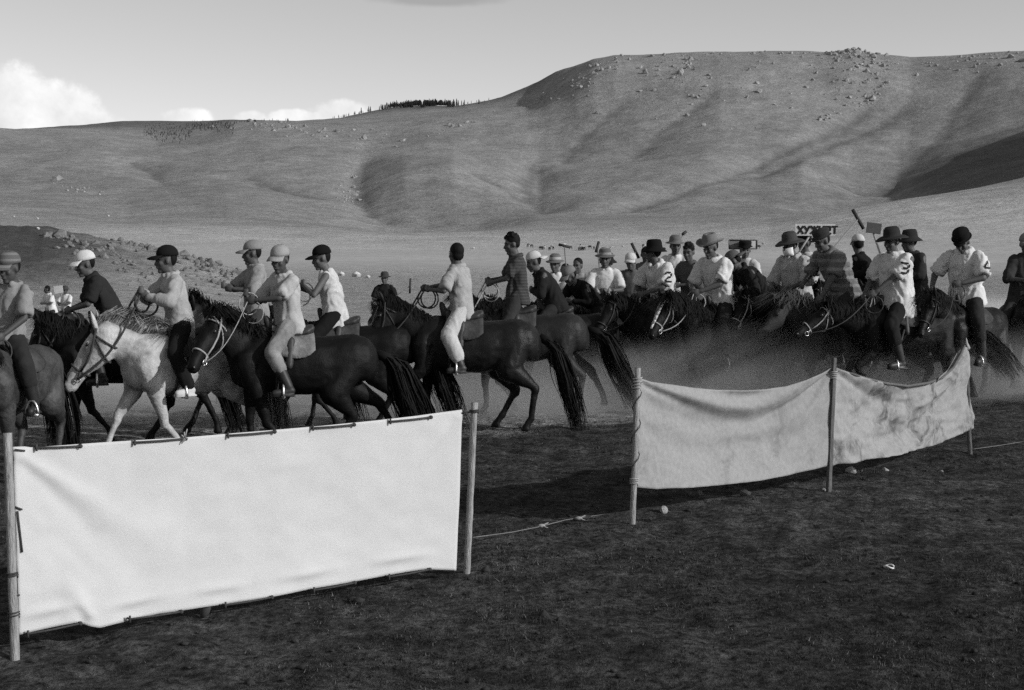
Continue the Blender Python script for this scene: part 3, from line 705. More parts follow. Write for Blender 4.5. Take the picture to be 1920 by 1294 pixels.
    if legs:
        for sd in (1, -1):
            Hp = V(0, .085 * sd, -.02) * k
            if feet: F_ = V(feet[0 if sd > 0 else 1][0], feet[0 if sd > 0 else 1][1], feet[0 if sd > 0 else 1][2])
            elif h: F_ = V((.13 + footfwd - dx) * hs_, .335 * hs_ * sd, (.62 if k > .93 else .77) * hs_ - seat.z)
            else: F_ = V(.02, .11 * sd, -.86) * k
            Kn, An = ik(Hp, F_, .43 * k, .41 * k, V(1, .62 * sd, .1) if h else V(1, .1 * sd, 0)); lg.append((Hp, Kn, An, sd))
            g.cone(Hp, .07 * k, Kn, .048 * k); g.cone(Kn, .048 * k, An, .033 * k)
    bm = remesh('person', g, vb, 2, .4)
    ob = obj('person', bm, skin); ob.location = loc; ob.rotation_euler = (0, 0, hd); tag(ob, label, 'person', group)
    for sd in (1, -1):
        eg = G(); eg.ell(hp_(.083, sd * .034, .004), hf * .008 * hk, hl * .017 * hk, hu * .0065 * hk, 8, 6); obj('eye', eg, EYE, ob)
    for sd in (1, -1):
        eg = G(); eg.tube([hp_(.088, sd * .016, .024), hp_(.090, sd * .036, .029), hp_(.076, sd * .055, .022)], [.003 * hk, .005 * hk, .002 * hk], 5); obj('eyebrow', eg, HAIR, ob)
    eg = G(); eg.tube([hp_(.084, -.026, -.072), hp_(.0985, 0, -.069), hp_(.084, .026, -.072)], [.003 * hk, .005 * hk, .003 * hk], 5); obj('mouth', eg, LIP, ob)
    if face_mask:
        mg = G(); vs2 = []
        for i in range(9):
            a = math.radians(-80 + 20 * i)
            for z_, r_ in ((-.008, .082), (-.03, .104), (-.07, .105), (-.115, .08)): vs2.append(hp_(.012 + r_ * math.cos(a), .078 * math.sin(a), z_))
        mg.add(vs2, [(i * 4 + j, i * 4 + j + 1, i * 4 + j + 5, i * 4 + j + 4) for i in range(8) for j in range(3)])
        obj('face_mask', solid('face_mask', mg, .004), cloth(.7), ob)
    # hair
    hg = G()
    if hair == 'short':
        hg.ell(hp_(-.022, 0, .046), hf * .096 * hk, hl * .083 * hk, hu * .094 * hk, 14, 10); hg.ell(hp_(-.045, 0, -.01), hf * .062 * hk, hl * .074 * hk, hu * .07 * hk)
    elif hair == 'spiky':
        hg.ell(hp_(-.020, 0, .050), hf * .098 * hk, hl * .084 * hk, hu * .096 * hk, 14, 10); hg.ell(hp_(-.045, 0, -.0), hf * .062 * hk, hl * .074 * hk, hu * .06 * hk)
        rnd = random.Random(len(label))
        for i in range(46):
            a = rnd.uniform(0, 6.28); e_ = rnd.uniform(.1, 1.4); d = V(math.cos(a) * math.cos(e_), math.sin(a) * math.cos(e_), math.sin(e_))
            p0 = hp_(-.02 + .088 * d.x, .076 * d.y, .05 + .088 * d.z); p1 = hp_(-.02 + .118 * d.x + .015, .096 * d.y, .05 + .122 * d.z); hg.cone(p0, .016, p1, .004, 6)
    elif hair == 'under':
        hg.ell(hp_(-.054, 0, .028), hf * .060 * hk, hl * .0775 * hk, hu * .088 * hk)
    if hg.v: obj('hair', remesh('hair', hg, vb, 1), HAIR, ob)
    if hat: obj('hat', hat_mesh(hat, hc + hu * .035 * hk - hf * .004, hf, hl, hu, hk * 1.03), hatm, ob)
    # shirt
    g = G(); W2 = {-.14: (.215, .170), 0: (.20, .152), .12: (.178, .135), .28: (.178, .132), .42: (.178, .118), .50: (.13, .085), .545: (.075, .07)}
    st = [(fr[t_][0] * k if t_ != .545 else (fr[.50][0] + fr[.50][3] * .035) * k, fr[min(fr, key=lambda q: abs(q - t_))][2] * w_ * k * fat, fr[min(fr, key=lambda q: abs(q - t_))][1] * d_ * k * fat) for t_, (w_, d_) in W2.items()]
    if hemdrop > .02: st[0] = (st[0][0] + UP * (.14 - hemdrop) * k, st[0][1], st[0][2])
    else: st = st[1:]
    g.loft(st, 18, 2.3)
    for S, E, Wp, sd in arms:
        if sleeve == 'short': e_ = S.lerp(E, .86); g.cone(S - l42 * .03 * sd, .068 * kf, S.lerp(E, .3), .066 * kf, 12); g.cone(S.lerp(E, .05), .066 * kf, e_, .076 * kf, 14, True)
        elif sleeve == 'elbow': g.cone(S - l42 * .03 * sd, .070 * k, E, .062 * k, 12); g.cone(S.lerp(E, .6), .064 * k, E.lerp(Wp, .06), .070 * k, 12, True)
        elif sleeve == 'long': g.cone(S - l42 * .03 * sd, .068 * k, E, .058 * k, 12); g.cone(E, .058 * k, E.lerp(Wp, .93), .042 * k, 12)
        elif sleeve == 'rolled': g.cone(S - l42 * .02 * sd, .078 * k, E, .066 * k, 12); g.cone(E, .064 * k, E.lerp(Wp, .45), .052 * k, 12)
        else: g.cone(S - l42 * .055 * sd + u42 * .012, .055 * k, S - l42 * .06 * sd + u42 * .01, .055 * k)
    if collar:
        nc = fr[.50][0] * k + fr[.50][3] * .038 * k
        for i in range(14):
            a = 2 * math.pi * i / 14
            if abs(a) < .3 or abs(a - 2 * math.pi) < .3: continue
            b_ = 2 * math.pi * (i + 1) / 14; q0 = nc + fr[.50][1] * math.cos(a) * .078 * k + fr[.50][2] * math.sin(a) * .076 * k; q1 = nc + fr[.50][1] * math.cos(b_) * .078 * k + fr[.50][2] * math.sin(b_) * .076 * k
            if i < 13: g.cone(q0, .017 * k, q1, .017 * k, 6)
    sm = remesh('shirt', g, vs_, 2); wrinkle(sm, .026 * k if not far else .014, (9, 9, 4.2), seed=len(label) * 7)
    so = obj('shirt', sm, shirt, ob)
    if vest:
        pass
    if number:
        tree = BVHTree.FromPolygons([v.co.copy() for v in sm.vertices], [tuple(p_.vertices) for p_ in sm.polygons])
        S, E, Wp, sd = arms[0 if numside > 0 else 1]; ax_ = (E - S).normalized(); out = V(l42.x * sd + f42.x * .75, l42.y * sd + f42.y * .75, 0).normalized(); ax_ = (V(0, 0, -1) + ax_ * .25); ax_ = (ax_ - out * ax_.dot(out)).normalized()
        cen = S.lerp(E, .45); rows_ = GLYPH[number]; cw, ch = .022, .020; ng = G()
        # reading direction: left to right for someone facing the sleeve
        rd = (-ax_).cross(out); rd = rd.normalized(); sub = 2
        for r_ in range(7):
            for c_ in range(5):
                if rows_[r_][c_] != '1': continue
                vs3 = []; okk = True
                for a in range(sub + 1):
                    for b_ in range(sub + 1):
                        p_ = cen + rd * ((c_ - 2.5 + b_ / sub * 1.04) * cw) + ax_ * ((r_ - 3.5 + a / sub * 1.04) * ch)
                        hit = tree.ray_cast(p_ + out * .3, -out)
                        if hit[0] is None: okk = False; break
                        vs3.append(hit[0] + out * .013)
                    if not okk: break
                if okk: ng.add(vs3, [(a * (sub + 1) + b_, a * (sub + 1) + b_ + 1, (a + 1) * (sub + 1) + b_ + 1, (a + 1) * (sub + 1) + b_) for a in range(sub) for b_ in range(sub)])
        if ng.v: obj('sleeve_number', ng, M('black_print', .012, .8), ob)
    # trousers and boots
    if legs:
        g = G(); g.ell(pel + UP * (-.03) * k, FWD * .135 * k, LFT * .175 * k, UP * .13 * k)
        for Hp, Kn, An, sd in lg:
            g.cone(Hp, .105 * k, Kn, .078 * k * loose, 12); g.cone(Kn, .078 * k * loose, Kn.lerp(An, (boot_top + .06) if shoes is None else .9), .072 * k * loose, 12)
        tm = remesh('trousers', g, vs_ * 1.1, 2); wrinkle(tm, .009, (9, 9, 6), seed=len(label)); obj('trousers', tm, trousers, ob)
        for Hp, Kn, An, sd in lg:
            g = G(); top = boot_top
            if shoes is None: g.cone(Kn.lerp(An, top), .070 * k, An, .052 * k, 12)
            g.cone(An, .046 * k, An - UP * .045 * k, .045 * k); ft = An + V(.15, .03 * sd, -.055) * k; g.cone(An - UP * .035 * k - FWD * .03 * k, .042 * k, ft, .038 * k)
            g.box(An + V(.055, .015 * sd, -.088) * k, FWD * .125 * k, LFT * .038 * k, UP * .010 * k)
            obj('boot' if shoes is None else 'shoe', remesh('boot', g, vs_, 1), shoes or boots, ob)
            if h and h['stir']:
                q = Matrix.Rotation(hd, 3, 'Z') ; ftw = loc + q @ (An + V(.06, 0, -.10) * k); inv = Matrix.Rotation(-hd, 3, 'Z'); fl = (inv @ (ftw - base)) / hs_
                g2 = G(); topp = V(.06, sd * (torso_at(.06)[1] + .03), 1.02); ring = [fl + V(0, .062 * math.cos(a), .0 + .135 * max(0, math.sin(a))) for a in np.linspace(0, math.pi, 11)]
                g2.tube(ring, .012, 6); g2.tube([fl + V(0, -.065, 0), fl + V(0, .065, 0)], .017, 6); so_ = obj('stirrup', g2, STEEL, h['ob'])
                g2 = G(); g2.tube([topp, fl + V(0, 0, .13)], .013, 5); obj('stirrup_strap', g2, LEATHER, h['ob'])
    inf = dict(ob=ob, loc=loc, hd=hd, hands=[q[2] for q in arms], arms=arms)
    if h and reins:
        for sd, bit, (S, E, Wp, s_) in zip((1, -1), h['bit'], arms):
            g = G()
            d = (Wp - E).normalized(); pw = loc + Matrix.Rotation(hd, 3, 'Z') @ (Wp + d * .09 * k ** .7); pl = (Matrix.Rotation(-hd, 3, 'Z') @ (pw - base)) / hs_
            sag = .10; pts = [bit.lerp(pl, q) - UP * sag * math.sin(q * math.pi) + LFT * sd * .09 * math.sin(q * math.pi) for q in np.linspace(0, 1, 13)]
            g.tube(pts, rein_r, 5)
            lo = [pl + V(-.05, .02 * sd, 0) + V(-.10 * math.sin(q), .05 * sd * math.sin(q), -.22 * (1 - math.cos(q)) * .5) for q in np.linspace(0, 5.2, 13)]; g.tube([pl] + lo, rein_r, 5); obj('rein', g, reins, h['ob'])
    return inf
#@@PART3
# ------------------------------------------------------------------ banner, cloth screen, posts
def plane_hit(px, py, P0, P1):
    d = Vector(px_dir(px, py)); e = P1 - P0; n = V(-e.y, e.x, 0); t = (P0 - V(0, 0, CAM_H)).dot(n) / d.dot(n); return V(0, 0, CAM_H) + d * t
def sheet(name, top, bot, P0, P1, nx, nz, fn, toward=1, seg=None):
    """cloth between two posts: its seen edges laid on the upright plane through the posts, then creased"""
    tx = np.array(top, float); bx = np.array(bot, float); g = G(); vs = []
    e = (P1 - P0); nrm = V(e.y, -e.x, 0).normalized()
    if nrm.y > 0: nrm = -nrm
    for i in range(nx + 1):
        u = i / nx
        a = [np.interp(u, tx[:, 0], tx[:, 1]), np.interp(u, tx[:, 0], tx[:, 2])]; b = [np.interp(u, bx[:, 0], bx[:, 1]), np.interp(u, bx[:, 0], bx[:, 2])]
        A_ = plane_hit(a[0], a[1], P0, P1); B_ = plane_hit(b[0], b[1], P0, P1)
        for j in range(nz + 1):
            v = j / nz; vs.append(A_.lerp(B_, v) + nrm * fn(u, v))
    g.add(vs, [(i * (nz + 1) + j, i * (nz + 1) + j + 1, (i + 1) * (nz + 1) + j + 1, (i + 1) * (nz + 1) + j) for i in range(nx) for j in range(nz)])
    return g, nrm
def par(pts):
    a = np.array(pts, float); x0, x1 = a[0, 0], a[-1, 0]; return [((p[0] - x0) / (x1 - x0), p[0], p[1]) for p in a]
def post(name, top, base, r0, r1, mat, label, square=False, group=None, knob=True):
    B = on_flat(*base); T = at(top[0], top[1], B.y); L = (T - B).length; d = (T - B).normalized()
    g = G(); rnd = random.Random(int(top[0])); n = 8 if not square else 4; R = []
    a = d.orthogonal().normalized(); b = d.cross(a)
    if square: a = V(1, 0, 0) - d * d.x; a = rot(a.normalized(), d, .5); b = d.cross(a)
    for q in np.linspace(-.10, 1, 15):
        c = B + d * L * q + V(rnd.uniform(-1, 1), rnd.uniform(-1, 1), 0) * r0 * .07; rr = r1 + (r0 - r1) * q
        R.append([c + (a * math.cos(2 * math.pi * k / n + .785) + b * math.sin(2 * math.pi * k / n + .785)) * rr * (1.25 if square else 1) * (1 + rnd.uniform(-.05, .05)) for k in range(n)])
    g.rings(R); o = obj(name, mesh_of(name, g, not square), mat); tag(o, label, 'post', group); return o, B, T
POST = 'fence_post'
pL, BL, TL = post(POST, (14, 812), (28, 1232), .022, .023, WOODP, 'round pale pole at the left end of the white banner')
pR, BR, TR = post(POST, (890, 755), (875, 1078), .020, .021, WOODP, 'leaning round pole at the right end of the white banner')
p1, B1, T1 = post(POST, (1196, 690), (1186, 984), .021, .022, WOODP, 'round pole wound with cord at the near end of the stained cloth screen')
p2, B2, T2 = post(POST, (1564, 671), (1554, 920), .017, .019, WOODD, 'square dark stake in the middle of the stained cloth screen', True)
p3, B3, T3 = post(POST, (1811, 640), (1819, 853), .018, .022, WOODD, 'short stake at the far end of the stained cloth screen, rags tied at its top')
def wrap(parent, B, T, t0, t1, turns, r, mat, loose=0):
    pts = []; d = T - B; rnd = random.Random(4)
    for i in range(turns * 8 + 1):
        q = i / (turns * 8); a = q * turns * 2 * math.pi
        pts.append(B.lerp(T, t0 + (t1 - t0) * q) + V(math.cos(a), math.sin(a), 0) * (.027 + rnd.uniform(0, loose)))
    g = G(); g.tube(pts, r, 5); return obj('cord_wrap', g, mat, parent)
wrap(p1, B1, T1, .86, .94, 4, .006, ROPE_L, .006); wrap(p1, B1, T1, .25, .85, 3, .0035, ROPE_D, .008); wrap(p1, B1, T1, .26, .30, 3, .006, ROPE_L, .006)
wrap(p2, B2, T2, .84, .90, 4, .005, ROPE_L, .004); wrap(pL, BL, TL, .36, .38, 2, .005, ROPE_D); wrap(pR, BR, TR, .94, .96, 2, .005, ROPE_D); wrap(pL, BL, TL, .18, .205, 2, .004, ROPE_D, .003)
def fold(u, v, ax, ay, bx, by, wd, h):
    L2 = (bx - ax) ** 2 + (by - ay) ** 2; t = max(0, min(1, ((u - ax) * (bx - ax) + (v - ay) * (by - ay)) / L2)); d = math.hypot(u - ax - t * (bx - ax), (v - ay - t * (by - ay)) * .42)
    return h * math.exp(-(d / (wd * (.5 + t))) ** 2) * (1 - t * .75)
N1 = lambda u, v, s: float(vnoise(np.array([u * s * 2.4, v * s, 3.1]), 5))
def bfn(u, v):
    z = .030 * math.sin(math.pi * u) * math.sin(math.pi * min(v * .9, 1)) * -1
    z += fold(u, v, .02, .06, .34, .62, .035, .016) - fold(u, v, .03, .10, .30, .80, .03, .010) + fold(u, v, .985, .05, .76, .75, .030, .014) - fold(u, v, .98, .06, .86, .80, .022, .009)
    z += fold(u, v, .16, .93, .10, .70, .03, .020) + fold(u, v, .15, 1.0, .18, .86, .02, -.022)
    for c in (.07, .27, .46, .66, .87): z += -.012 * math.exp(-((u - c) / .055) ** 2) * sst(.88, .96, v) + .010 * math.exp(-((u - c) / .06) ** 2 - ((v - .90) / .025) ** 2)
    return z + .006 * N1(u, v, 4) + .0025 * N1(u, v, 14)
btop = par([(24, 838), (45, 837), (60, 839), (130, 834), (250, 826), (350, 820), (430, 813), (520, 806), (600, 799), (700, 789), (780, 780), (867, 768)])
bbot = par([(36, 1191), (60, 1186), (110, 1175), (142, 1168), (165, 1174), (188, 1178), (240, 1166), (300, 1152), (345, 1145), (420, 1135), (500, 1122), (585, 1106), (655, 1093), (730, 1079), (800, 1068), (856, 1070)])
gg, nb_ = sheet('banner', btop, bbot, BL, BR, 150, 60, bfn)
BANM = M('white_canvas', .49, .9, .15, 2.2, .06, .12, 160)
ban = obj('banner', solid('banner', gg, .003), BANM); tag(ban, 'large plain white canvas banner laced between two round poles', 'banner')
for (x0, y0, x1, y1) in [(66, 839, 148, 836), (250, 829, 345, 822), (425, 816, 512, 809), (584, 802, 661, 796), (729, 790, 805, 782), (50, 1188, 148, 1168), (241, 1160, 337, 1146), (420, 1134, 507, 1119), (586, 1106, 662, 1092), (727, 1081, 803, 1067)]:
    a = plane_hit(x0, y0, BL, BR) + nb_ * .016; b = plane_hit(x1, y1, BL, BR) + nb_ * .016; g = G()
    g.tube([a - nb_ * .03, a, a.lerp(b, .5) - UP * .002, b, b - nb_ * .03], .0055, 6); obj('lacing_cord', g, ROPE_D, ban)
    g = G(); g.ell(b, V(.013, 0, 0), V(0, .010, 0), V(0, 0, .012), 8, 6); g.tube([a + UP * .018, a - UP * .016], .006, 5); obj('cord_knot', g, ROPE_D, ban)
for (x0, y0, x1, y1) in [(27, 950, 40, 955), (31, 958, 40, 1035), (22, 1117, 35, 1115), (45, 845, 26, 843), (866, 773, 884, 772), (866, 1058, 878, 1072)]:
    g = G(); g.tube([plane_hit(x0, y0, BL, BR) + nb_ * .012, plane_hit(x1, y1, BL, BR) + nb_ * .012], .005, 5); obj('lacing_cord', g, ROPE_D, ban)
g = G(); a = plane_hit(343, 820, BL, BR) + nb_ * .02
for i in range(6): g.tube([a, a + V(.012 * (i % 3 - 1), -.005, .012 * (i - 2)) * 1.3], [.006, .003], 5)
obj('cord_knot', g, ROPE_L, ban)
# stained cloth screen in two spans
def sfn1(u, v):
    sag = v - .16 * math.sin(math.pi * u)
    z = -.10 * math.sin(math.pi * u) * math.sin(math.pi * min(1, v)) + .030 * math.sin(20 * sag + 1.0 + 1.8 * N1(u, v, 1.4)) * max(0, 1 - 1.3 * v) * (.2 + math.sin(math.pi * u))
    z += fold(u, v, .02, .03, .5, .30, .030, -.045) + fold(u, v, .02, .02, .42, .18, .02, .03) + fold(u, v, .98, .05, .55, .50, .030, -.035) + fold(u, v, .98, .08, .72, .85, .03, .025) + fold(u, v, .97, .08, .60, .95, .02, -.015)
    return z + .010 * N1(u, v, 5) + .004 * N1(u, v, 16)
def sfn2(u, v):
    z = -.08 * math.sin(math.pi * u) * math.sin(math.pi * min(1, v)) + .018 * math.sin(11 * (v + .5 * u) + 2.2 * N1(u, v, 2)) * (.3 + .7 * math.sin(math.pi * u))
    z += fold(u, v, .02, .03, .55, .30, .03, -.035) + fold(u, v, .98, .05, .40, .60, .03, .035) + fold(u, v, .98, .10, .55, .85, .03, -.03)
    return z + .020 * N1(u, v, 6) + .012 * N1(u, v, 15)
t1 = par([(1198, 708), (1220, 716), (1260, 721), (1300, 727), (1350, 732), (1400, 733), (1440, 731), (1475, 725), (1510, 713), (1540, 700), (1563, 687)])
b1 = par([(1193, 914), (1230, 917), (1300, 914), (1360, 909), (1420, 902), (1480, 891), (1556, 873)])
t2 = par([(1563, 687), (1585, 697), (1620, 709), (1660, 719), (1700, 724), (1740, 718), (1765, 708), (1785, 690), (1800, 664), (1812, 638)])
b2 = par([(1556, 873), (1600, 868), (1660, 857), (1710, 846), (1760, 832), (1800, 815), (1826, 803)])
def stained(name, v, dark, lo, hi, sc_):
    m = bpy.data.materials.new(name); m.use_nodes = True; t = NT(m.node_tree)
    p = t.n('ShaderNodeBsdfPrincipled', i_Roughness=.95); p.inputs['Specular IOR Level'].default_value = .1; o = t.n('ShaderNodeOutputMaterial'); t.l(p.outputs[0], o.inputs[0])
    co = t.n('ShaderNodeTexCoord'); w1 = t.n('ShaderNodeTexNoise', i_Scale=1.7, i_Detail=2.0); t.l(co.outputs['Object'], w1.inputs['Vector'])
    mx = t.n('ShaderNodeVectorMath', operation='MULTIPLY_ADD'); t.l(w1.outputs['Color'], mx.inputs[0]); mx.inputs[1].default_value = (.5, .5, .5); t.l(co.outputs['Object'], mx.inputs[2])
    n1 = t.n('ShaderNodeTexNoise', i_Scale=sc_, i_Detail=9.0, i_Roughness=.72, i_Distortion=.6); t.l(mx.outputs[0], n1.inputs['Vector'])
    n2 = t.n('ShaderNodeTexNoise', i_Scale=30.0, i_Detail=5.0); t.l(co.outputs['Object'], n2.inputs['Vector'])
    q = t.rng(n1.outputs[0], lo, hi, v, dark); q = t.math('MULTIPLY', q, t.rng(n2.outputs[0], .3, .7, .92, 1.06))
    c = t.n('ShaderNodeCombineColor')
    for i in range(3): t.l(q, c.inputs[i])
    t.l(c.outputs[0], p.inputs['Base Color'])
    b = t.n('ShaderNodeBump', i_Strength=.25, i_Distance=.01); t.l(n2.outputs[0], b.inputs['Height']); t.l(b.outputs[0], p.inputs['Normal']); return m
scr = empty('cloth_screen', (B1 + B3) / 2); tag(scr, 'long sagging stained cloth screen strung over three stakes', 'cloth screen')
gg, ns_ = sheet('cloth', t1, b1, B1, B2, 110, 50, sfn1); c1 = obj('cloth', solid('cloth', gg, .003), stained('stained_cotton', .265, .15, .52, .80, 2.2))
gg, ns2 = sheet('cloth', t2, b2, B2, B3, 90, 50, sfn2); c2 = obj('cloth', solid('cloth', gg, .003), stained('muddy_cotton', .265, .06, .47, .68, 2.4))
c2['label'] = 'muddier creased cloth span at the far end'
for c_ in (c1, c2): c_.parent = scr; c_.matrix_parent_inverse = Matrix.Translation(-Vector(scr.location))
g = G()  # rolled dark hem along the far span and rag at its peak
hp = [plane_hit(x, y, B2, B3) + ns2 * .01 for _, x, y in t2[1:]]; g.tube(hp, [.006] + [.013] * (len(hp) - 2) + [.005], 6)
hm = obj('rolled_hem', g, M('grimy_hem', .10, .95)); hm.parent = scr; hm.matrix_parent_inverse = Matrix.Translation(-Vector(scr.location))
def rag(pts, wd):
    g = G(); g.ribbon([plane_hit(x, y, B2, B3) + ns2 * .03 for x, y in pts], V(.5, 0, .8).normalized(), wd, wd * .3); return g
rg = obj('rag', solid('rag', rag([(1752, 712), (1768, 698), (1780, 678), (1787, 664)], .035), .004), cloth(.24)); rg.parent = scr; rg.matrix_parent_inverse = Matrix.Translation(-Vector(scr.location))
rg = obj('rag', solid('rag', rag([(1812, 655), (1808, 645), (1806, 634)], .02), .004), cloth(.3)); rg.parent = scr; rg.matrix_parent_inverse = Matrix.Translation(-Vector(scr.location))
# guy ropes, stones and scraps
def rope(pts, r, label, knots=()):
    P_ = [on_flat(x, y, .03 + dz) for x, y, dz in pts]; P2 = []
    for a, b in zip(P_[:-1], P_[1:]): P2 += [a.lerp(b, q) for q in (0, .25, .5, .75)]
    g = G(); g.tube(P2 + [P_[-1]], r, 5); o = obj('guy_rope', g, M('grey_rope', .14, .9)); tag(o, label, 'rope')
    for x, y in knots:
        g = G(); c = on_flat(x, y, .035); g.ell(c, V(.028, 0, 0), V(0, .015, 0), V(0, 0, .014), 8, 6); g.tube([c, c + V(.05, .01, .02)], [.008, .003], 5); g.tube([c, c + V(.045, -.02, -.01)], [.008, .003], 5); obj('rope_knot', g, cloth(.25), o)
rope([(886, 1008, .05), (960, 998, 0), (1015, 987, 0), (1060, 975, 0), (1130, 965, 0), (1186, 958, .06)], .0035, 'thin knotted guy rope lying between the banner pole and the screen pole', [(1015, 986), (1085, 972)])
rope([(1826, 842, .03), (1870, 836, 0), (1920, 828, 0), (1990, 818, 0)], .0035, 'thin guy rope running off to the right from the short stake')
def rock_mesh(seed, sub=2):
    import bmesh
    bm = bmesh.new(); bmesh.ops.create_icosphere(bm, subdivisions=sub, radius=1.0); me = bpy.data.meshes.new('stone'); bm.to_mesh(me); bm.free()
    n = len(me.vertices); co = np.empty(n * 3); me.vertices.foreach_get('co', co); co = co.reshape(-1, 3)
    rg_ = np.random.RandomState(seed)
    for i in range(7):
        d = rg_.normal(size=3); d /= np.linalg.norm(d); lim = rg_.uniform(.45, .8); q = co @ d; co = co - np.maximum(q - lim, 0)[:, None] * d
    co *= (1 + .12 * fbm(co * 2.2, 3, seed))[:, None]; co *= rg_.uniform(.7, 1.2, 3); me.vertices.foreach_set('co', co.ravel()); me.update(); return me
STONEM = M('grey_stone', .24, .9, .2, 2.0, .35, .5, 6)
STONES = [rock_mesh(i) for i in range(6)]
for i, (x, y, sz, lab) in enumerate([(1598, 886, .055, 'largest pale stone lying under the cloth screen right of the dark stake'), (1660, 884, .035, 'flat stone between the largest pale stone and the far stake'), (1766, 881, .03, 'small stone below the far end of the cloth screen'),
                                     (1398, 932, .055, 'low dark stone under the middle of the near cloth span'), (1312, 928, .03, 'small dark stone left of the low dark stone under the screen'), (1246, 960, .04, 'upright pale stone right of the cord-wound pole'), (1545, 918, .02, 'pebble at the foot of the square dark stake')]):
    B = on_flat(x, y); o = obj('stone', STONES[i % 6], M('pale_stone', .30 if i not in (3, 4) else .10, .9, .2, 9, .35, .5, 30)); o.location = (B.x, B.y, gnd(B.x, B.y) + sz * .3); o.scale = (sz * 1.2, sz, sz * .8); o.rotation_euler = (.3 * i, .2, i); tag(o, lab, 'stone')
g = G(); c = on_flat(1667, 1054, .02); c.z = gnd(c.x, c.y) + .012; g.tube([c + V(.030 * math.cos(a), .035 * math.sin(a), .006 * math.sin(2 * a)) for a in np.linspace(0, 5.6, 16)], .006, 6); o = obj('litter_ring', g, M('white_plastic', .6, .5)); tag(o, 'white broken plastic ring lying in the dark turf', 'litter')
g = G(); c = on_flat(385, 1155, .02)
g.ell(c + V(0, 0, .03), V(.03, 0, .03), V(0, .02, 0), V(-.01, 0, .03), 8, 6); g.cone(c + V(-.02, 0, .06), .012, c + V(-.05, 0, .09), .006); o = obj('clod', g, M('dark_clod', .04, .9)); tag(o, 'dark clod showing under the lower edge of the banner', 'clod')

# ------------------------------------------------------------------ cropped turf
def blades(n, rmin, rmax, seed, hmin, hmax, wd):
    rg_ = np.random.RandomState(seed); r = rmin * (rmax / rmin) ** rg_.rand(n); a = rg_.uniform(-.46, .46, n); x = r * np.sin(a); y = r * np.cos(a)
    den = fbm(np.stack([x / .5, y / .5, 0 * x], -1), 3, 81) + .5 * fbm(np.stack([x / 2.2, y / 2.2, 0 * x], -1), 2, 82)
    edge = 15.4 + np.where(x > 0, .75, .4) * x
    keep = (rg_.rand(n) < np.clip(.62 + 1.0 * den, .05, 1)) & (y < edge + rg_.normal(0, .5, n)); x, y, r, a, den = x[keep], y[keep], r[keep], a[keep], den[keep]; n = len(x)
    z = terrain_z(a, r) - .006; hh = rg_.uniform(hmin, hmax, n) * (1 + .6 * den); th = rg_.rand(n) * 6.283; lx, ly = rg_.normal(0, .55, n), rg_.normal(0, .55, n); w_ = wd * rg_.uniform(.6, 1.3, n) * (.7 + r / 20)
    v = np.empty((n, 3, 3)); v[:, 0] = np.stack([x - np.cos(th) * w_, y - np.sin(th) * w_, z], -1); v[:, 1] = np.stack([x + np.cos(th) * w_, y + np.sin(th) * w_, z], -1); v[:, 2] = np.stack([x + lx * hh, y + ly * hh, z + hh], -1)
    me = bpy.data.meshes.new('grass'); me.vertices.add(n * 3); me.vertices.foreach_set('co', v.ravel()); me.loops.add(n * 3); me.loops.foreach_set('vertex_index', np.arange(n * 3, dtype=np.int32))
    me.polygons.add(n); me.polygons.foreach_set('loop_start', np.arange(0, n * 3, 3, dtype=np.int32)); me.update()
    t_ = me.attributes.new('tone', 'FLOAT', 'FACE'); cl = fbm(np.stack([x / .16, y / .28, 0 * x], -1), 2, 83); tone = np.where(rg_.rand(n) < np.clip(.08 + .5 * cl, .02, .5), rg_.uniform(.06, .13, n), rg_.uniform(.010, .045, n)); t_.data.foreach_set('value', tone.astype(np.float32)); return me
m = bpy.data.materials.new('turf_blades'); m.use_nodes = True; t = NT(m.node_tree); p = t.n('ShaderNodeBsdfPrincipled', i_Roughness=.8); o = t.n('ShaderNodeOutputMaterial'); t.l(p.outputs[0], o.inputs[0])
p.inputs['Specular IOR Level'].default_value = .15
aa = t.n('ShaderNodeAttribute', attribute_name='tone'); c = t.n('ShaderNodeCombineColor')
for i in range(3): t.l(aa.outputs['Fac'], c.inputs[i])
t.l(c.outputs[0], p.inputs['Base Color'])
gr = obj('grass', blades(300000, 4.2, 24, 5, .006, .022, .0030), m); tag(gr, 'short dark cropped grass of the foreground turf', 'grass', kind='stuff')
# clods kicked out of the turf
g = G(); rg_ = np.random.RandomState(9); q0 = [np.array([v.co for v in m_.vertices]) for m_ in (rock_mesh(60, 1), rock_mesh(61, 1), rock_mesh(62, 1))]; f0 = [tuple(p_.vertices) for p_ in rock_mesh(60, 1).polygons]
for i in range(520):
    r = 5.0 * (22 / 5.0) ** rg_.rand(); a = rg_.uniform(-.42, .42); x, y = r * math.sin(a), r * math.cos(a)
    if y > 16.5 + (.75 if x > 0 else .4) * x: continue
    sz = rg_.uniform(.008, .022) * (1 + (rg_.rand() < .08)); z = float(terrain_z(np.array([a]), np.array([r]))[0]); g.add(q0[i % 3] * np.array([sz * 1.5, sz * 1.2, sz * .8]) + np.array([x, y, z + sz * .3]), f0)
o = obj('clods', g, M('turf_clod', .030, .95, .1, 4, .6, .5, 40)); tag(o, 'small clods of earth kicked out of the turf', 'clods', kind='stuff')
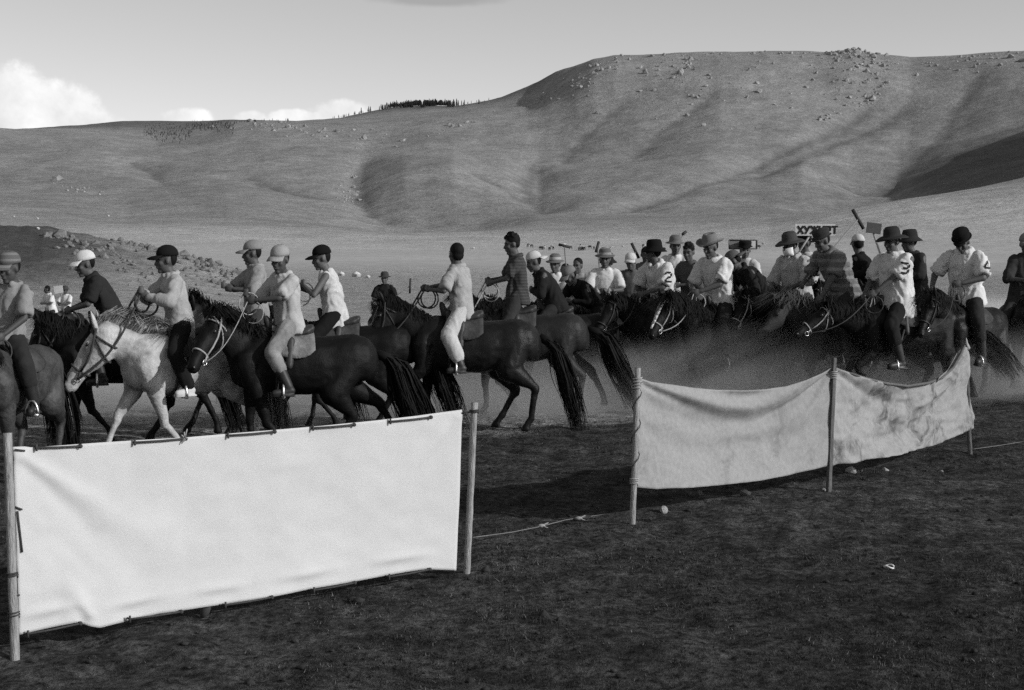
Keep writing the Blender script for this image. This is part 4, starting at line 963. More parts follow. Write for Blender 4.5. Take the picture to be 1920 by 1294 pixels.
#@@PART4
# ------------------------------------------------------------------ riders and horses, near group
BLK = coat(.0042, .35, .6); BRN = coat(.010, .35, .45); BAY = coat(.017, .35, .5); DRK = coat(.007, .4, .55); DUN = coat(.03, .4, .65)
WHT = coat_pied('white_coat', .40, .20, .42, .70, 5.0); GRY = coat_pied('dapple_coat', .042, .016, .4, .65, 7.0); PAL = coat_pied('pale_grey_coat', .26, .15, .4, .7, 4.0)
GN = 'riders on horseback in the near string'; GF = 'polo riders in the dust'
HN = 'horses in the near string'; HF = 'horses of the polo riders'
h1 = horse('a', 'grey dappled horse cut off by the left edge of the photo', GRY, 8, 12.0, 263, .90, poll=(.86, .1, 1.36), legs=('back', 'fwd', 'stand', 'fwd'), group=HN, bridle=(LEATHER, .010), tail=(-.25, .0, -.95))
h2 = horse('b', 'black horse with lowered head behind the white horse', BLK, 210, 14.4, 198, .93, poll=(.70, .0, 1.36), head=(.42, .0, -.9), legs=('back', 'stand', 'back', 'fwd'), group=HN, bridle=(LEATHER, .011))
h3 = horse('c', 'white horse with a windblown pale mane', WHT, 335, 13.35, 220, .93, poll=(.74, -.12, 1.36), head=(.46, -.34, -.82), legs=('back', 'fwd', 'stand', 'back'), group=HN, mane=coat_pied('pale_mane', .30, .09, .4, .65, 9.0), wind=(-.6, 0, .75), manelen=.34,
           bridle=(ROPE_D, .011), headlen=1.18, tailmat=M('pale_tail', .13, .9), tail=(-.15, .05, -.97), forelock=.2)
h4 = horse('d', 'black horse in a pale rope halter under the khaki rider', BLK, 542, 13.3, 192, .93, poll=(.72, .14, 1.45), head=(.42, .52, -.76), legs=('back', 'stand', 'fwd', 'back'), group=HN, bridle=(ROPE_L, .010), wind=(-.1, 0, .4), forelock=.16, headlen=1.05, saddle=.16)
h5 = horse('e', 'brown horse mostly hidden behind the black horse in the rope halter', BRN, 480, 15.4, 214, .93, poll=(.80, .05, 1.50), head=(.55, .2, -.8), group=HN, vox=.026, forelock=.2, wind=(.2, 0, .9))
h6 = horse('f', 'black horse under the boy in the tank top', BLK, 636, 15.5, 184, .93, legs=('back', 'fwd', 'fwd', 'back'), group=HN, tail=(-.42, 0, -.9), rump=1.05)
h7 = horse('g', 'glossy dark brown horse under the boy in white trousers', BRN, 866, 15.6, 182, .97, poll=(.84, .03, 1.47), head=(.40, .10, -.90), legs=('lift', 'stand', 'stand', 'fwd'), group=HN, bridle=(LEATHER, .010), tail=(-.30, .03, -.95), vox=.018, manelen=.16, headlen=1.02)
h8 = horse('h', 'bay horse under the bareheaded boy in the dark tee', BAY, 970, 17.3, 178, .97, poll=(.72, .10, 1.46), head=(.40, .25, -.85), legs=('stand', 'back', 'stand', 'back'), group=HN, bridle=(ROPE_L, .009), tail=(-.50, 0, -.80))
h9 = horse('i', 'brown horse with a streaming tail behind the bay horse', BRN, 1042, 18.8, 184, .95, legs=('stand', 'fwd', 'stand', 'fwd'), group=HN, tail=(-.60, 0, -.72), vox=.026)
h10 = horse('j', 'dark horse under the hunched rider in a grey cap', DRK, 1112, 19.8, 222, .92, poll=(.9, 0, 1.45), head=(.75, 0, -.55), group=HN, vox=.026, bridle=(ROPE_L, .010))
khaki = cloth(.34, .22); khakit = cloth(.21, .45)
r1 = rider('boy in a grey tee and striped cap at the left edge', h1, .86, lean=4, side=15, tw=-10, hy=-14, hp=10, shirt=cloth(.21), trousers=cloth(0.024), hat='cap', hatm=stripes(.08, .14, 120), hair='under', lh=(.34, .16, .04), rh=(.34, -.16, .10), group=GN, reins=ROPE_D, skin=SKIN2)
r2 = rider('boy in a white cap and dark tee leaning forward', h2, .86, lean=24, tw=10, hy=12, hp=12, shirt=cloth(0.022), trousers=cloth(0.024), hat='cap', hatm=cloth(0.518), hair='under', lh=(.46, .10, .10), rh=(.46, -.08, .10), group=GN, reins=ROPE_D)
r3 = rider('boy in a dark cap and pale open shirt on the white horse', h3, .86, lean=9, tw=-8, hy=-20, hp=2, shirt=cloth(0.302, .2), sleeve='long', trousers=cloth(0.013), hat='cap', hatm=cloth(0.011), hair='under', lh=(.40, .10, .30), rh=(.42, -.04, .34), shoes=cloth(0.468), group=GN, reins=ROPE_D, rein_r=.011, hemdrop=.17, footfwd=-.06)
r4 = rider('boy in khaki shirt and trousers with a pale cap facing the camera', h4, .86, lean=9, tw=44, hy=58, hp=8, shirt=khaki, sleeve='short', trousers=khakit, hat='cap', hatm=cloth(0.245), hair='under', lh=(.36, .22, .25), rh=(.44, .08, .30), group=GN, reins=ROPE_L, rein_r=.005, skin=SKIN2, footfwd=-.10)
r5 = rider('boy in a pale cap half hidden behind the khaki rider', h5, .88, lean=0, tw=-10, hy=-18, hp=4, shirt=cloth(0.216, .3), sleeve='elbow', trousers=cloth(0.040), hat='cap', hatm=cloth(0.202), hair='under', lh=(.34, .12, .26), rh=(.38, -.05, .3), group=GN, up=.05)
r6 = rider('boy in a white tank top and black cap', h6, .90, lean=10, tw=-4, hy=14, hp=10, shirt=cloth(0.446), sleeve=None, trousers=cloth(0.010), hat='cap', hatm=cloth(0.008), hair='under', lh=(.36, .08, .34), rh=(.40, -.04, .30), group=GN, reins=ROPE_L, collar=False, dx=.05, hemdrop=.17, skin=M('tanned_skin', .09, .6, .3, 12, .12))
r7 = rider('boy in white tee and white trousers with cropped black hair turned away', h7, .86, lean=6, tw=-34, hy=-58, hp=0, shirt=cloth(0.288), trousers=cloth(.42), loose=1.25, boot_top=.62, hair='short', lh=(.40, .06, .24), rh=(.42, -.14, .26), group=GN, reins=LEATHER, rein_r=.010, boots=M('boot_leather', .030, .5, .35, 12, .4), footfwd=-.12, hemdrop=.13)
r8 = rider('bareheaded boy with tousled hair in a dark striped tee', h8, .90, lean=2, tw=10, hy=14, hp=8, shirt=stripes(.024, .042, 170), trousers=cloth(0.036, .3), hair='spiky', lh=(.33, .12, .17), rh=(.36, -.04, .20), group=GN, reins=ROPE_L, up=.10, feet=None, footfwd=.0)
r9 = rider('rider in a white cap and dark jacket behind the tousled boy', h9, .92, lean=26, tw=8, hy=10, hp=15, shirt=cloth(0.016), sleeve='long', trousers=cloth(0.024), hat='capback', hatm=cloth(0.432), hair='under', group=GN, far=True)
r10 = rider('hunched rider in a grey cap and black jacket', h10, .92, lean=42, tw=0, hy=-10, hp=30, shirt=cloth(0.011), sleeve='long', trousers=cloth(0.016), hat='cap', hatm=cloth(0.144), hair='under', group=GN, far=True, lh=(.5, .1, .1), rh=(.5, -.1, .1))
# ------------------------------------------------------------------ polo riders
WS = cloth(.52, .1)
h12 = horse('l', 'pale grey horse facing the camera with a white blaze', PAL, 1135, 21.0, 262, .93, poll=(.9, .04, 1.52), head=(.62, .0, -.78), group=HF, blaze=True, vox=.024, bridle=(LEATHER, .012))
h11 = horse('k', 'dark horse under the man in a banded sun hat', DRK, 1043, 22.5, 245, .93, group=HF, vox=.03)
h13 = copy = None
def hcopy(src, label, mat, px, Y, heading, s=.95, group=HF):
    """another horse of the same build further back in the crowd"""
    o = copy_tree(src['ob']); X_ = (px - CX) / F_PX * Y; o.location = (X_, Y, gnd(X_, Y)); o.rotation_euler = (0, 0, math.radians(heading)); o.scale = (s, s, s); o['label'] = label; o['group'] = group
    if mat: o.material_slots[0].link = 'OBJECT'; o.material_slots[0].material = mat
    for q in list(bpy.data.objects):
        if q.parent is o and q.name.split('.')[0] in ('rein', 'stirrup', 'stirrup_strap', 'blaze'): bpy.data.objects.remove(q)
    d = dict(src); d.update(ob=o, s=s); return d
h16 = horse('m', 'dark bay horse walking at the camera under the man in a printed tee', DRK, 1183, 23.0, 262, .93, poll=(.85, .05, 1.38), head=(.5, .1, -.85), group=HF, vox=.026, bridle=(LEATHER, .011))
h18 = horse('n', 'dark bridled horse under the black bucket hat rider', DRK, 1248, 19.2, 214, .95, poll=(.95, 0, 1.42), head=(.55, .05, -.82), legs=('fwd', 'back', 'fwd', 'back'), group=HF, vox=.022, bridle=(LEATHER, .011))
h21 = horse('o', 'dark horse with a broad white blaze under the tall man in a felt hat', BLK, 1352, 18.4, 214, .95, poll=(.95, .02, 1.42), head=(.60, .1, -.78), legs=('lift', 'stand', 'fwd', 'back'), group=HF, vox=.020, bridle=(ROPE_L, .010), blaze=True, manelen=.34, forelock=.3)
h23 = horse('p', 'black horse with its head down under the hunched man in a mesh cap', BLK, 1432, 19.4, 200, .93, poll=(1.0, 0, 1.25), head=(.8, 0, -.6), legs=('lift', 'back', 'fwd', 'back'), group=HF, vox=.024, bridle=(ROPE_D, .011))
h24 = horse('q', 'black horse under the masked man', BLK, 1496, 18.6, 206, .93, poll=(.92, .05, 1.44), head=(.5, .1, -.85), legs=('fwd', 'back', 'lift', 'stand'), group=HF, vox=.024, bridle=(ROPE_L, .009))
h26 = horse('r', 'dusty dark horse with a shaggy mane under the man in striped sleeves', DUN, 1580, 18.0, 198, .90, poll=(.95, .0, 1.36), head=(.7, .1, -.7), legs=('lift', 'stand', 'back', 'fwd'), group=HF, vox=.022, manelen=.4, mane=M('dry_mane', .06, .8), wind=(.2, 0, .5), forelock=.3)
h28 = horse('s', 'black horse stretching its neck out under the broad man in a brimmed hat', BLK, 1682, 17.4, 196, .93, poll=(1.0, .02, 1.28), head=(.84, .05, -.52), legs=('lift', 'fwd', 'back', 'fwd'), group=HF, vox=.019, bridle=(ROPE_L, .008), tail=(-.7, 0, -.5))
h30 = horse('t', 'dark horse turning at the far end of the cloth screen', BRN, 1812, 17.8, 222, .90, poll=(.88, 0, 1.46), head=(.48, .0, -.88), legs=('lift', 'back', 'back', 'stand'), group=HF, vox=.019, bridle=(LEATHER, .011), tail=(-.5, -.35, -.75), forelock=.25)
h31 = horse('u', 'dark horse cut off by the right edge of the photo', DRK, 1920, 19.0, 262, .92, legs=('lift', 'stand', 'fwd', 'back'), group=HF, vox=.026)
h20 = hcopy(h18, 'dark horse hidden between the bucket hat rider and the tall rider', BLK, 1300, 20.6, 220)
h19 = hcopy(h16, 'dark horse under the man in a mesh sun hat', DRK, 1266, 21.8, 235)
h17 = hcopy(h16, 'dark horse under the man half hidden left of the number 2 rider', BLK, 1212, 23.6, 240)
h13 = hcopy(h11, 'dark horse under the man with a hammer-headed mallet', DRK, 1085, 24.2, 250)
h14 = hcopy(h11, 'black horse at the back left of the polo riders', BLK, 1062, 26.5, 240)
h15 = hcopy(h11, 'black horse under the man behind the pale grey horse', BLK, 1140, 24.5, 260)
h22 = hcopy(h11, 'dark horse under the man with the two-tone board', BLK, 1396, 22.5, 235)
h25 = hcopy(h11, 'dark horse under the bearer of the lettered board', DRK, 1512, 21.2, 225)
h27 = hcopy(h24, 'dark horse under the man in a white cap seen from behind', DRK, 1632, 20.2, 200)
h29 = hcopy(h24, 'black horse behind the broad man in a brimmed hat', BLK, 1712, 19.6, 210)
h32 = hcopy(h11, 'dark horse standing far behind the glossy brown horse', DRK, 722, 33.5, 262)
def mallet(a, b, headlen, label, r=.011, hd=None):
    a, b = Vector(a), Vector(b); d = (b - a).normalized(); g = G(); g.tube([a, b], r, 6); o = obj('mallet', g, M('cane_shaft', .16, .7)); tag(o, label, 'mallet', 'polo mallets')
    q = Vector(hd).normalized() if hd else d.orthogonal().normalized(); g = G(); g.cone(b - q * headlen / 2, .024, b + q * headlen / 2, .024, 10, True); obj('mallet_head', g, M('dark_mallet_wood', .03, .7), o); return o
r11 = rider('man in a banded sun hat and white polo', h11, .98, lean=2, tw=10, hy=5, hp=8, shirt=WS, trousers=cloth(0.216, .2), hat='sun', hatm=stripes(.10, .3, 60), hair='under', group=GF, far=True)
r12 = rider('man in a striped sun hat on the pale grey horse', h12, .98, lean=6, tw=0, hy=0, hp=8, shirt=WS, trousers=cloth(0.024), hat='sun', hatm=stripes(.08, .2, 70), hair='under', group=GF, far=True)
r13 = rider('bareheaded man in a pale polo shirt in the back row', h13, .98, lean=0, tw=0, hy=-8, hp=6, shirt=cloth(0.230), trousers=cloth(0.024), hair='short', group=GF, far=True)
r14 = rider('dark haired man peering from the far back row', h14, .95, lean=0, hy=-20, shirt=cloth(0.040), trousers=cloth(0.024), hair='short', group=GF, far=True)
r15 = rider('man in a dark hat and dark shirt behind the pale grey horse', h15, 1.0, lean=0, tw=-10, hy=-5, shirt=cloth(0.016), sleeve='long', trousers=cloth(0.016), hat='bucket', hatm=cloth(0.016), hair='under', group=GF, far=True)
r16 = rider('man in a white cap and printed grey tee', h16, .98, lean=2, tw=-4, hy=-4, hp=8, shirt=cloth(0.080), trousers=cloth(0.016), hat='cap', hatm=cloth(0.446), hair='under', group=GF, far=True, lh=(.30, .2, .10), rh=(.3, -.42, .22))
r17 = rider('dark haired man half hidden left of the number 2 rider', h17, .98, lean=4, hy=30, shirt=cloth(0.101), trousers=cloth(0.016), hair='short', group=GF, far=True, up=.08)
r18 = rider('man in a black bucket hat with number 2 on his white sleeve', h18, 1.02, lean=22, tw=16, hy=-62, hp=2, shirt=WS, trousers=cloth(0.024), hat='bucket', hatm=cloth(0.010), hair='under', group=GF, number='2', lh=(.46, .12, .10), rh=(.46, -.08, .10), hemdrop=.13, reins=ROPE_D)
r19 = rider('man in a mesh sun hat turned away behind the dark haired man', h19, 1.0, lean=6, tw=20, hy=40, shirt=WS, trousers=cloth(0.024), hat='sun', hatm=cloth(0.115), hair='under', group=GF, far=True, up=.12)
r20 = rider('dark haired man in an open grey shirt left of the tall rider', h20, 1.0, lean=8, tw=0, hy=24, hp=8, shirt=cloth(0.072), sleeve='rolled', trousers=cloth(0.024), hair='spiky', group=GF, far=True)
r21 = rider('tall man in a felt hat and white polo riding the blazed horse', h21, 1.06, lean=16, tw=14, hy=8, hp=14, shirt=WS, trousers=cloth(0.022), hat='cowboy', hatm=cloth(0.144), hair='under', group=GF, lh=(.44, .12, .12), rh=(.42, -.06, .14), reins=ROPE_L, rein_r=.007)
r22 = rider('man in a black hat holding up the two-tone board', h22, .98, lean=0, tw=0, hy=30, shirt=cloth(0.396), trousers=cloth(0.016), hat='flat', hatm=cloth(0.010), hair='under', group=GF, far=True, lh=(.30, .1, .34), rh=(.32, -.02, .44))
r23 = rider('hunched man in a mesh cap and dark jacket with a pale chest', h23, 1.0, lean=38, tw=0, hy=-30, hp=34, shirt=cloth(0.016), sleeve='long', trousers=cloth(0.016), hat='capback', hatm=cloth(0.086), hair='under', group=GF, lh=(.46, .12, .05), rh=(.46, -.1, .05))
r24 = rider('man in a white face mask and dark brimmed hat', h24, 1.02, lean=12, tw=22, hy=10, hp=14, shirt=cloth(0.360), sleeve='elbow', trousers=cloth(0.056), hat='floppy', hatm=cloth(0.048), hair='under', group=GF, face_mask=True, lh=(.30, .22, .12), rh=(.40, -.02, .12), reins=LEATHER)
r25 = rider('man in a dark cap bearing the lettered board', h25, 1.0, lean=2, hy=-14, shirt=cloth(0.360), trousers=cloth(0.024), hat='flat', hatm=cloth(0.010), hair='under', group=GF, far=True, lh=(.3, .1, .3), rh=(.32, -.04, .40), skin=SKIN2)
r26 = rider('man in a flat cap and striped sleeves bending far forward', h26, 1.02, lean=30, tw=18, hy=8, hp=20, shirt=stripes(.10, .17, 60), trousers=cloth(0.040), hat='flat', hatm=cloth(0.032), hair='under', group=GF, lh=(.42, .22, -.10), rh=(.5, -.1, .05), up=.20)
r27 = rider('man in a white cap and black jacket seen from behind', h27, .98, lean=18, tw=-50, hy=-110, hp=4, shirt=cloth(0.011), sleeve='long', trousers=cloth(0.016), hat='cap', hatm=cloth(0.432), hair='under', group=GF, far=True)
r28 = rider('broad man in a brimmed hat with number 3 on his white sleeve', h28, 1.06, lean=6, tw=26, hy=18, hp=10, shirt=WS, trousers=cloth(0.016), hat='floppy', hatm=cloth(0.028), hair='under', group=GF, number='3', lh=(.40, .14, .06), rh=(.40, -.04, .06), reins=LEATHER, fat=1.08, hemdrop=.20)
r29 = rider('man in a dark hat and long coat behind the broad man in a brimmed hat', h29, 1.0, lean=8, tw=0, hy=-20, shirt=cloth(0.024), sleeve='long', trousers=cloth(0.024), hat='bucket', hatm=cloth(0.024), hair='under', group=GF, far=True, dx=-.05, hemdrop=.2)
r30 = rider('man looking down with number 4 on his white sleeve', h30, 1.06, lean=14, tw=20, hy=12, hp=36, shirt=WS, trousers=cloth(0.024), hat='flat', hatm=cloth(0.010), hair='under', group=GF, number='4', lh=(.34, .14, .14), rh=(.36, -.24, .08), reins=ROPE_D, up=.06)
r31 = rider('man in a pale cap cut off by the right edge', h31, 1.0, lean=6, tw=0, hy=-10, hp=10, shirt=cloth(0.036), sleeve='elbow', trousers=cloth(0.040), hat='cap', hatm=cloth(0.158), hair='under', group=GF, far=True)
r32 = rider('man in a brimmed hat and dark polo far behind the brown horse, holding a mallet', h32, 1.0, lean=0, tw=0, hy=0, hp=4, shirt=cloth(0.014), trousers=cloth(0.024), hat='sun', hatm=cloth(0.040), hair='under', group=GF, far=True, lh=(.25, .10, .12), rh=(.25, -.10, .12))
# two riders far out on the left
h33 = hcopy(h11, 'dark horse far out on the left under the boy beside the white board', DRK, 124, 50, 250); h34 = hcopy(h11, 'dark horse far out at the left behind the grey tee rider', DRK, 96, 48, 230)
r33 = rider('tiny far rider in a white shirt and hat below the white board', h33, 1.0, lean=0, shirt=WS, trousers=cloth(0.024), hat='sun', hatm=cloth(0.048), hair='under', group='far riders', far=True, skin=SKIN2)
r34 = rider('tiny far rider in a white shirt beside the grey tee rider', h34, 1.0, lean=10, hy=-30, shirt=WS, trousers=cloth(0.024), hair='short', group='far riders', far=True, skin=SKIN2)
# mallets
def hand_of(r, i): return r['loc'] + Matrix.Rotation(r['hd'], 3, 'Z') @ r['hands'][i]
def mallet_px(r, i, px, py, dY, hl, label, hdir):
    a = hand_of(r, i); b = at(px, py, a.y + dY); mallet(a - (b - a).normalized() * .12, b, hl, label, hd=hdir)
mallet_px(r13, 1, 1058, 461, .4, .20, 'mallet with hammer head upright beside the bareheaded man in the pale polo', (1, .2, -.25))
mallet_px(r15, 1, 1120, 463, .3, .20, 'mallet upright above the striped sun hat', (.3, .5, 1))
mallet_px(r17, 1, 1191, 470, .2, .28, 'mallet with slanting head left of the black bucket hat', (.5, .1, -1))
mallet_px(r19, 1, 1283, 437, .2, .10, 'mallet upright between the mesh sun hat and the dark haired man', (.5, .8, .3))
mallet_px(r26, 1, 1609, 411, .9, .30, 'mallet raised aslant right of the flat capped man', (.55, .2, -.85))
mallet_px(r32, 0, 769, 536, -.1, .35, 'mallet held level by the far man in the dark polo', (.05, 0, 1))
# boards
def board(px0, py0, px1, py1, Y, label, cat, mat, polepx=None, poleto=None, th=.02, tilt=0.0, frame=None):
    A_ = at(px0, py0, Y); B_ = at(px1, py1, Y); c = (A_ + B_) / 2; w_ = abs(B_.x - A_.x); h_ = abs(A_.z - B_.z)
    e = empty('sign_board', c); tag(e, label, cat); g = G(); g.box((0, 0, 0), V(w_ / 2, 0, 0), V(0, th / 2, 0), V(0, 0, h_ / 2)); obj('board', mesh_of('board', g, False), mat, e)
    if frame:
        for (a, b, q) in (((-w_/2, h_/2), (w_/2, h_/2), 0), ((-w_/2, -h_/2), (w_/2, -h_/2), 0), ((-w_/2, h_/2), (-w_/2, -h_/2), 1), ((w_/2, h_/2), (w_/2, -h_/2), 1)):
            g = G(); g.tube([V(a[0], -th * .6, a[1]), V(b[0], -th * .6, b[1])], .012, 4); obj('frame_bar', g, frame, e)
    if poleto is not None:
        g = G(); p = at(polepx, (py0 + py1) / 2, Y) - c; q = Vector(poleto) - c; g.tube([p + V(0, .02, -h_ / 2), q], .014, 6); obj('pole', g, M('pale_pole', .3, .8), e)
    e.rotation_euler = (0, tilt, 0); return e, c, w_, h_
e, c, w_, h_ = board(1491, 420, 1566, 442, 20.9, 'pale lettered board held above the riders', 'sign board', M('pale_board', .48, .8), 1519, hand_of(r25, 1))
strokes = {'Х': [((0, 0), (1, 1)), ((0, 1), (1, 0))], 'У': [((0, 1), (.52, .42)), ((1, 1), (.25, 0))], 'Ж': [((0, 0), (1, 1)), ((0, 1), (1, 0)), ((.5, 0), (.5, 1))], 'И': [((.08, 0), (.08, 1)), ((.92, 0), (.92, 1)), ((.08, 0), (.92, 1))],
           'Р': [((.1, 0), (.1, 1)), ((.1, .94), (.85, .94)), ((.1, .45), (.85, .45)), ((.85, .45), (.85, .94))], 'Т': [((.5, 0), (.5, 1)), ((0, .94), (1, .94))]}
lh_ = h_ * .62; lw = h_ * .50; x = -w_ / 2 + .04
for ch in 'ХУЖИРТ':
    g = G(); ww = lw * (1.25 if ch == 'Ж' else .9)
    for k_, ((ax_, az_), (bx_, bz_)) in enumerate(strokes[ch]):
        a = V(x + ax_ * ww, 0, (az_ - .5) * lh_); b = V(x + bx_ * ww, 0, (bz_ - .5) * lh_); d = (b - a); L_ = d.length; d.normalize(); nrm = V(-d.z, 0, d.x)
        g.box((a + b) / 2 + V(0, -.0145 - .0012 * k_, 0), d * (L_ / 2 + .005), V(0, .003, 0), nrm * .013)
    obj('letter', mesh_of('letter', g, False), M('black_print', .012, .8), e); x += ww + lw * .20
e, c, w_, h_ = board(1367, 450, 1419, 467, 22.6, 'framed two-tone board, grey at left and white at right', 'sign board', M('grey_board', .17, .8), 1392, hand_of(r22, 1), frame=WOODD)
g = G(); g.box((w_ * .23, -.014, 0), V(w_ * .22, 0, 0), V(0, .003, 0), V(0, 0, h_ * .40)); obj('white_panel', mesh_of('white_panel', g, False), M('white_board', .45, .7), e)
g = G()
for i in range(5): g.box((-w_ * .30 + i * .035, -.0125, 0), V(.012, 0, 0), V(0, .002, 0), V(0, 0, .008))
obj('print', mesh_of('print', g, False), M('faded_print', .1, .8), e)
e, c, w_, h_ = board(1625, 418, 1652, 438, 19.9, 'dark tilted board beside the brim of the number 3 rider', 'sign board', M('dark_board', .07, .8), 1640, hand_of(r29, 1), tilt=.12)
e, c, w_, h_ = board(101, 536, 118, 550, 49, 'small white board held up far out on the left', 'sign board', M('white_board', .455, .7), 114, hand_of(r33, 1), tilt=-.12)
#@@PART5
# ------------------------------------------------------------------ far things: rocks, trees, tents, herd
def hill_pt(px, py): return see(px, py)
ROCKM = M('weathered_rock', .26, .95, .1, .25, .5, .6, 1.2)
ROCKS = [rock_mesh(20 + i, 1) for i in range(8)]
def scatter(n, poly, seed):
    rnd = random.Random(seed); out = []
    for _ in range(n):
        cx, cy_, sx_, sy_, ang = poly; a, b = rnd.gauss(0, .46), rnd.gauss(0, .46); c_, s_ = math.cos(math.radians(ang)), math.sin(math.radians(ang))
        out.append((cx + a * sx_ * c_ - b * sy_ * s_, cy_ + a * sx_ * s_ + b * sy_ * c_))
    return out
rk = []
for n, poly in [(75, (1110, 140, 70, 26, -25)), (70, (1265, 130, 60, 40, -10)), (80, (1590, 110, 85, 22, 5)), (60, (1620, 150, 70, 40, -20)), (26, (1640, 175, 40, 14, -40)), (20, (1540, 225, 60, 8, -30)), (55, (1420, 150, 260, 60, 0)), (60, (1810, 115, 130, 26, -5)),
                (40, (1040, 175, 60, 12, -30)), (35, (1250, 210, 180, 50, 0)), (34, (650, 368, 30, 26, 55)), (10, (665, 332, 10, 5, 20)), (45, (520, 238, 110, 8, 0)), (50, (640, 248, 160, 22, 5)), (18, (860, 235, 70, 8, -18)), (20, (150, 355, 60, 10, 10)), (60, (1480, 100, 420, 5, 0)), (30, (1600, 92, 24, 6, 0))]:
    rk += [(p, max(.9, random.Random(int(p[0] * 7 + p[1])).lognormvariate(.52, .50))) for p in scatter(n, poly, int(poly[0]))]
pos = []
for (x, y), sz in rk:
    h = hill_pt(x, y)
    if h is None: h = hill_pt(x, y + 6)
    if h is not None and h.y > 500: pos.append((h, sz * (h.length / 2300)))
for (x, y, sz) in [(1590, 97, 5), (1600, 94, 6), (1607, 93, 7), (1612, 96, 5), (1622, 98, 4), (1578, 100, 4), (1565, 104, 4), (1630, 102, 4), (1275, 138, 5), (1262, 146, 4), (1290, 128, 4), (662, 352, 4), (668, 366, 5), (674, 376, 4), (1450, 120, 3), (1180, 112, 3)]:
    h = hill_pt(x, y) or hill_pt(x, y + 8)
    if h is not None: pos.append((h, sz * h.length / 2400))
pos.sort(key=lambda q: -q[1])
for i, (h, sz) in enumerate(pos[:300]):
    o = obj('boulder', ROCKS[i % 8], ROCKM); o.location = h + V(0, 0, sz * .15); o.scale = (sz * 1.5, sz * 1.3, sz * 1.15); o.rotation_euler = (random.uniform(-.4, .4), random.uniform(-.4, .4), random.uniform(0, 6)); tag(o, 'weathered boulder lying on the steppe hills', 'boulder', 'boulders strewn over the hills')
g = G(); rbase = [np.array([v.co for v in r_.vertices]) for r_ in ROCKS]; rf = [[tuple(p_.vertices) for p_ in r_.polygons] for r_ in ROCKS]
for i, (h, sz) in enumerate(pos[300:]):
    a = random.uniform(0, 6); q = rbase[i % 8] * np.array([sz * 1.4, sz * 1.2, sz * 1.1]); ca, sa = math.cos(a), math.sin(a); q = np.stack([q[:, 0] * ca - q[:, 1] * sa, q[:, 0] * sa + q[:, 1] * ca, q[:, 2]], -1) + np.array(h); g.add(q, rf[i % 8])
o = obj('rubble', g, ROCKM); tag(o, 'small rubble strewn over the upper hillsides', 'rubble', kind='stuff')
# rocks on the near knoll
ROCKN = M('knoll_rock', .15, .95, .1, 1.5, .5, .6, 6)
rk = []
for n, poly, s0 in [(20, (125, 448, 60, 6, 10), .26), (40, (200, 478, 90, 22, 15), .20), (50, (265, 462, 80, 8, 12), .24), (70, (385, 488, 60, 22, 25), .24), (60, (420, 515, 70, 24, 20), .17), (55, (300, 520, 150, 45, 10), .15)]:
    for p_ in scatter(n, poly, int(poly[0]) + 1):
        h = see(*p_)
        if h is not None and 80 < h.length < 230: rk.append((h, s0 * random.lognormvariate(0, .4)))
for i, (h, sz) in enumerate(rk):
    o = obj('knoll_rock', ROCKS[i % 8], ROCKN); o.location = h + V(0, 0, sz * .2); o.scale = (sz * 1.3, sz * 1.2, sz); o.rotation_euler = (random.uniform(-.4, .4), random.uniform(-.4, .4), random.uniform(0, 6)); tag(o, 'jagged rock on the dark knoll behind the left riders', 'rock', 'rocks on the near knoll')
# conifers along the far ridge
def conifer(seed):
    rnd = random.Random(seed); g = G()
    for k_ in range(9):
        z0 = .16 + k_ * .095; r0 = .20 * (1 - k_ / 10.5) * rnd.uniform(.75, 1.2); n = 7
        for i in range(n):
            a = 2 * math.pi * (i + rnd.random() * .7) / n; r_ = r0 * rnd.uniform(.6, 1.25); c_, s_ = math.cos(a), math.sin(a)
            g.add([(0, 0, z0 + .13), (r_ * c_ - s_ * .05, r_ * s_ + c_ * .05, z0 - .01), (r_ * c_ * 1.2, r_ * s_ * 1.2, z0 - .05), (r_ * c_ + s_ * .05, r_ * s_ - c_ * .05, z0 - .01)], [(0, 1, 2, 3)])
    tr = G(); tr.cone((0, 0, -.1), .03, (0, 0, .9), .008, 6, True); return mesh_of('crown', g, False), mesh_of('trunk', tr)
CON = [conifer(i) for i in range(4)]; FOL = M('dark_needles', .03, .9, .1, 3, .4); BARK = M('conifer_bark', .05, .9)
def ridge_point(px, r0, r1):
    a = math.atan((px - CX) / F_PX); rr = np.linspace(r0, r1, 80); zz = terrain_z(np.full_like(rr, a), rr); k_ = int(np.argmin(row_of(np.full_like(rr, a), rr, zz))); return V(rr[k_] * math.sin(a), rr[k_] * math.cos(a), zz[k_])
rnd = random.Random(12); trees = []
for i in range(46): trees.append((rnd.gauss(790, 34), rnd.uniform(8, 13), rnd.uniform(-120, 60)))
for i in range(26): trees.append((rnd.uniform(620, 700), rnd.uniform(3, 6), rnd.uniform(-60, 60)))
for i in range(22): trees.append((rnd.uniform(430, 560), rnd.uniform(3, 5), rnd.uniform(-60, 60)))
for i in range(10): trees.append((rnd.uniform(850, 920), rnd.uniform(3, 5), rnd.uniform(-60, 60)))
for i, (x, hh, dr) in enumerate(trees):
    b = ridge_point(x, 2900, 4200) if 600 < x else ridge_point(x, 2300, 2700); d = V(b.x, b.y, 0).normalized(); b = b + d * dr; b.z = gnd(b.x, b.y)
    e = empty('pine_tree', b); e.scale = (hh * rnd.uniform(.8, 1.2), hh, hh * 1.25); e.rotation_euler = (0, 0, rnd.uniform(0, 6)); tag(e, 'dark conifer standing on the skyline ridge', 'tree', 'conifers on the far ridge')
    obj('crown', CON[i % 4][0], FOL, e); obj('trunk', CON[i % 4][1], BARK, e)
g = G(); cv = [(np.array([v.co for v in c_[0].vertices]), [tuple(p_.vertices) for p_ in c_[0].polygons]) for c_ in CON]
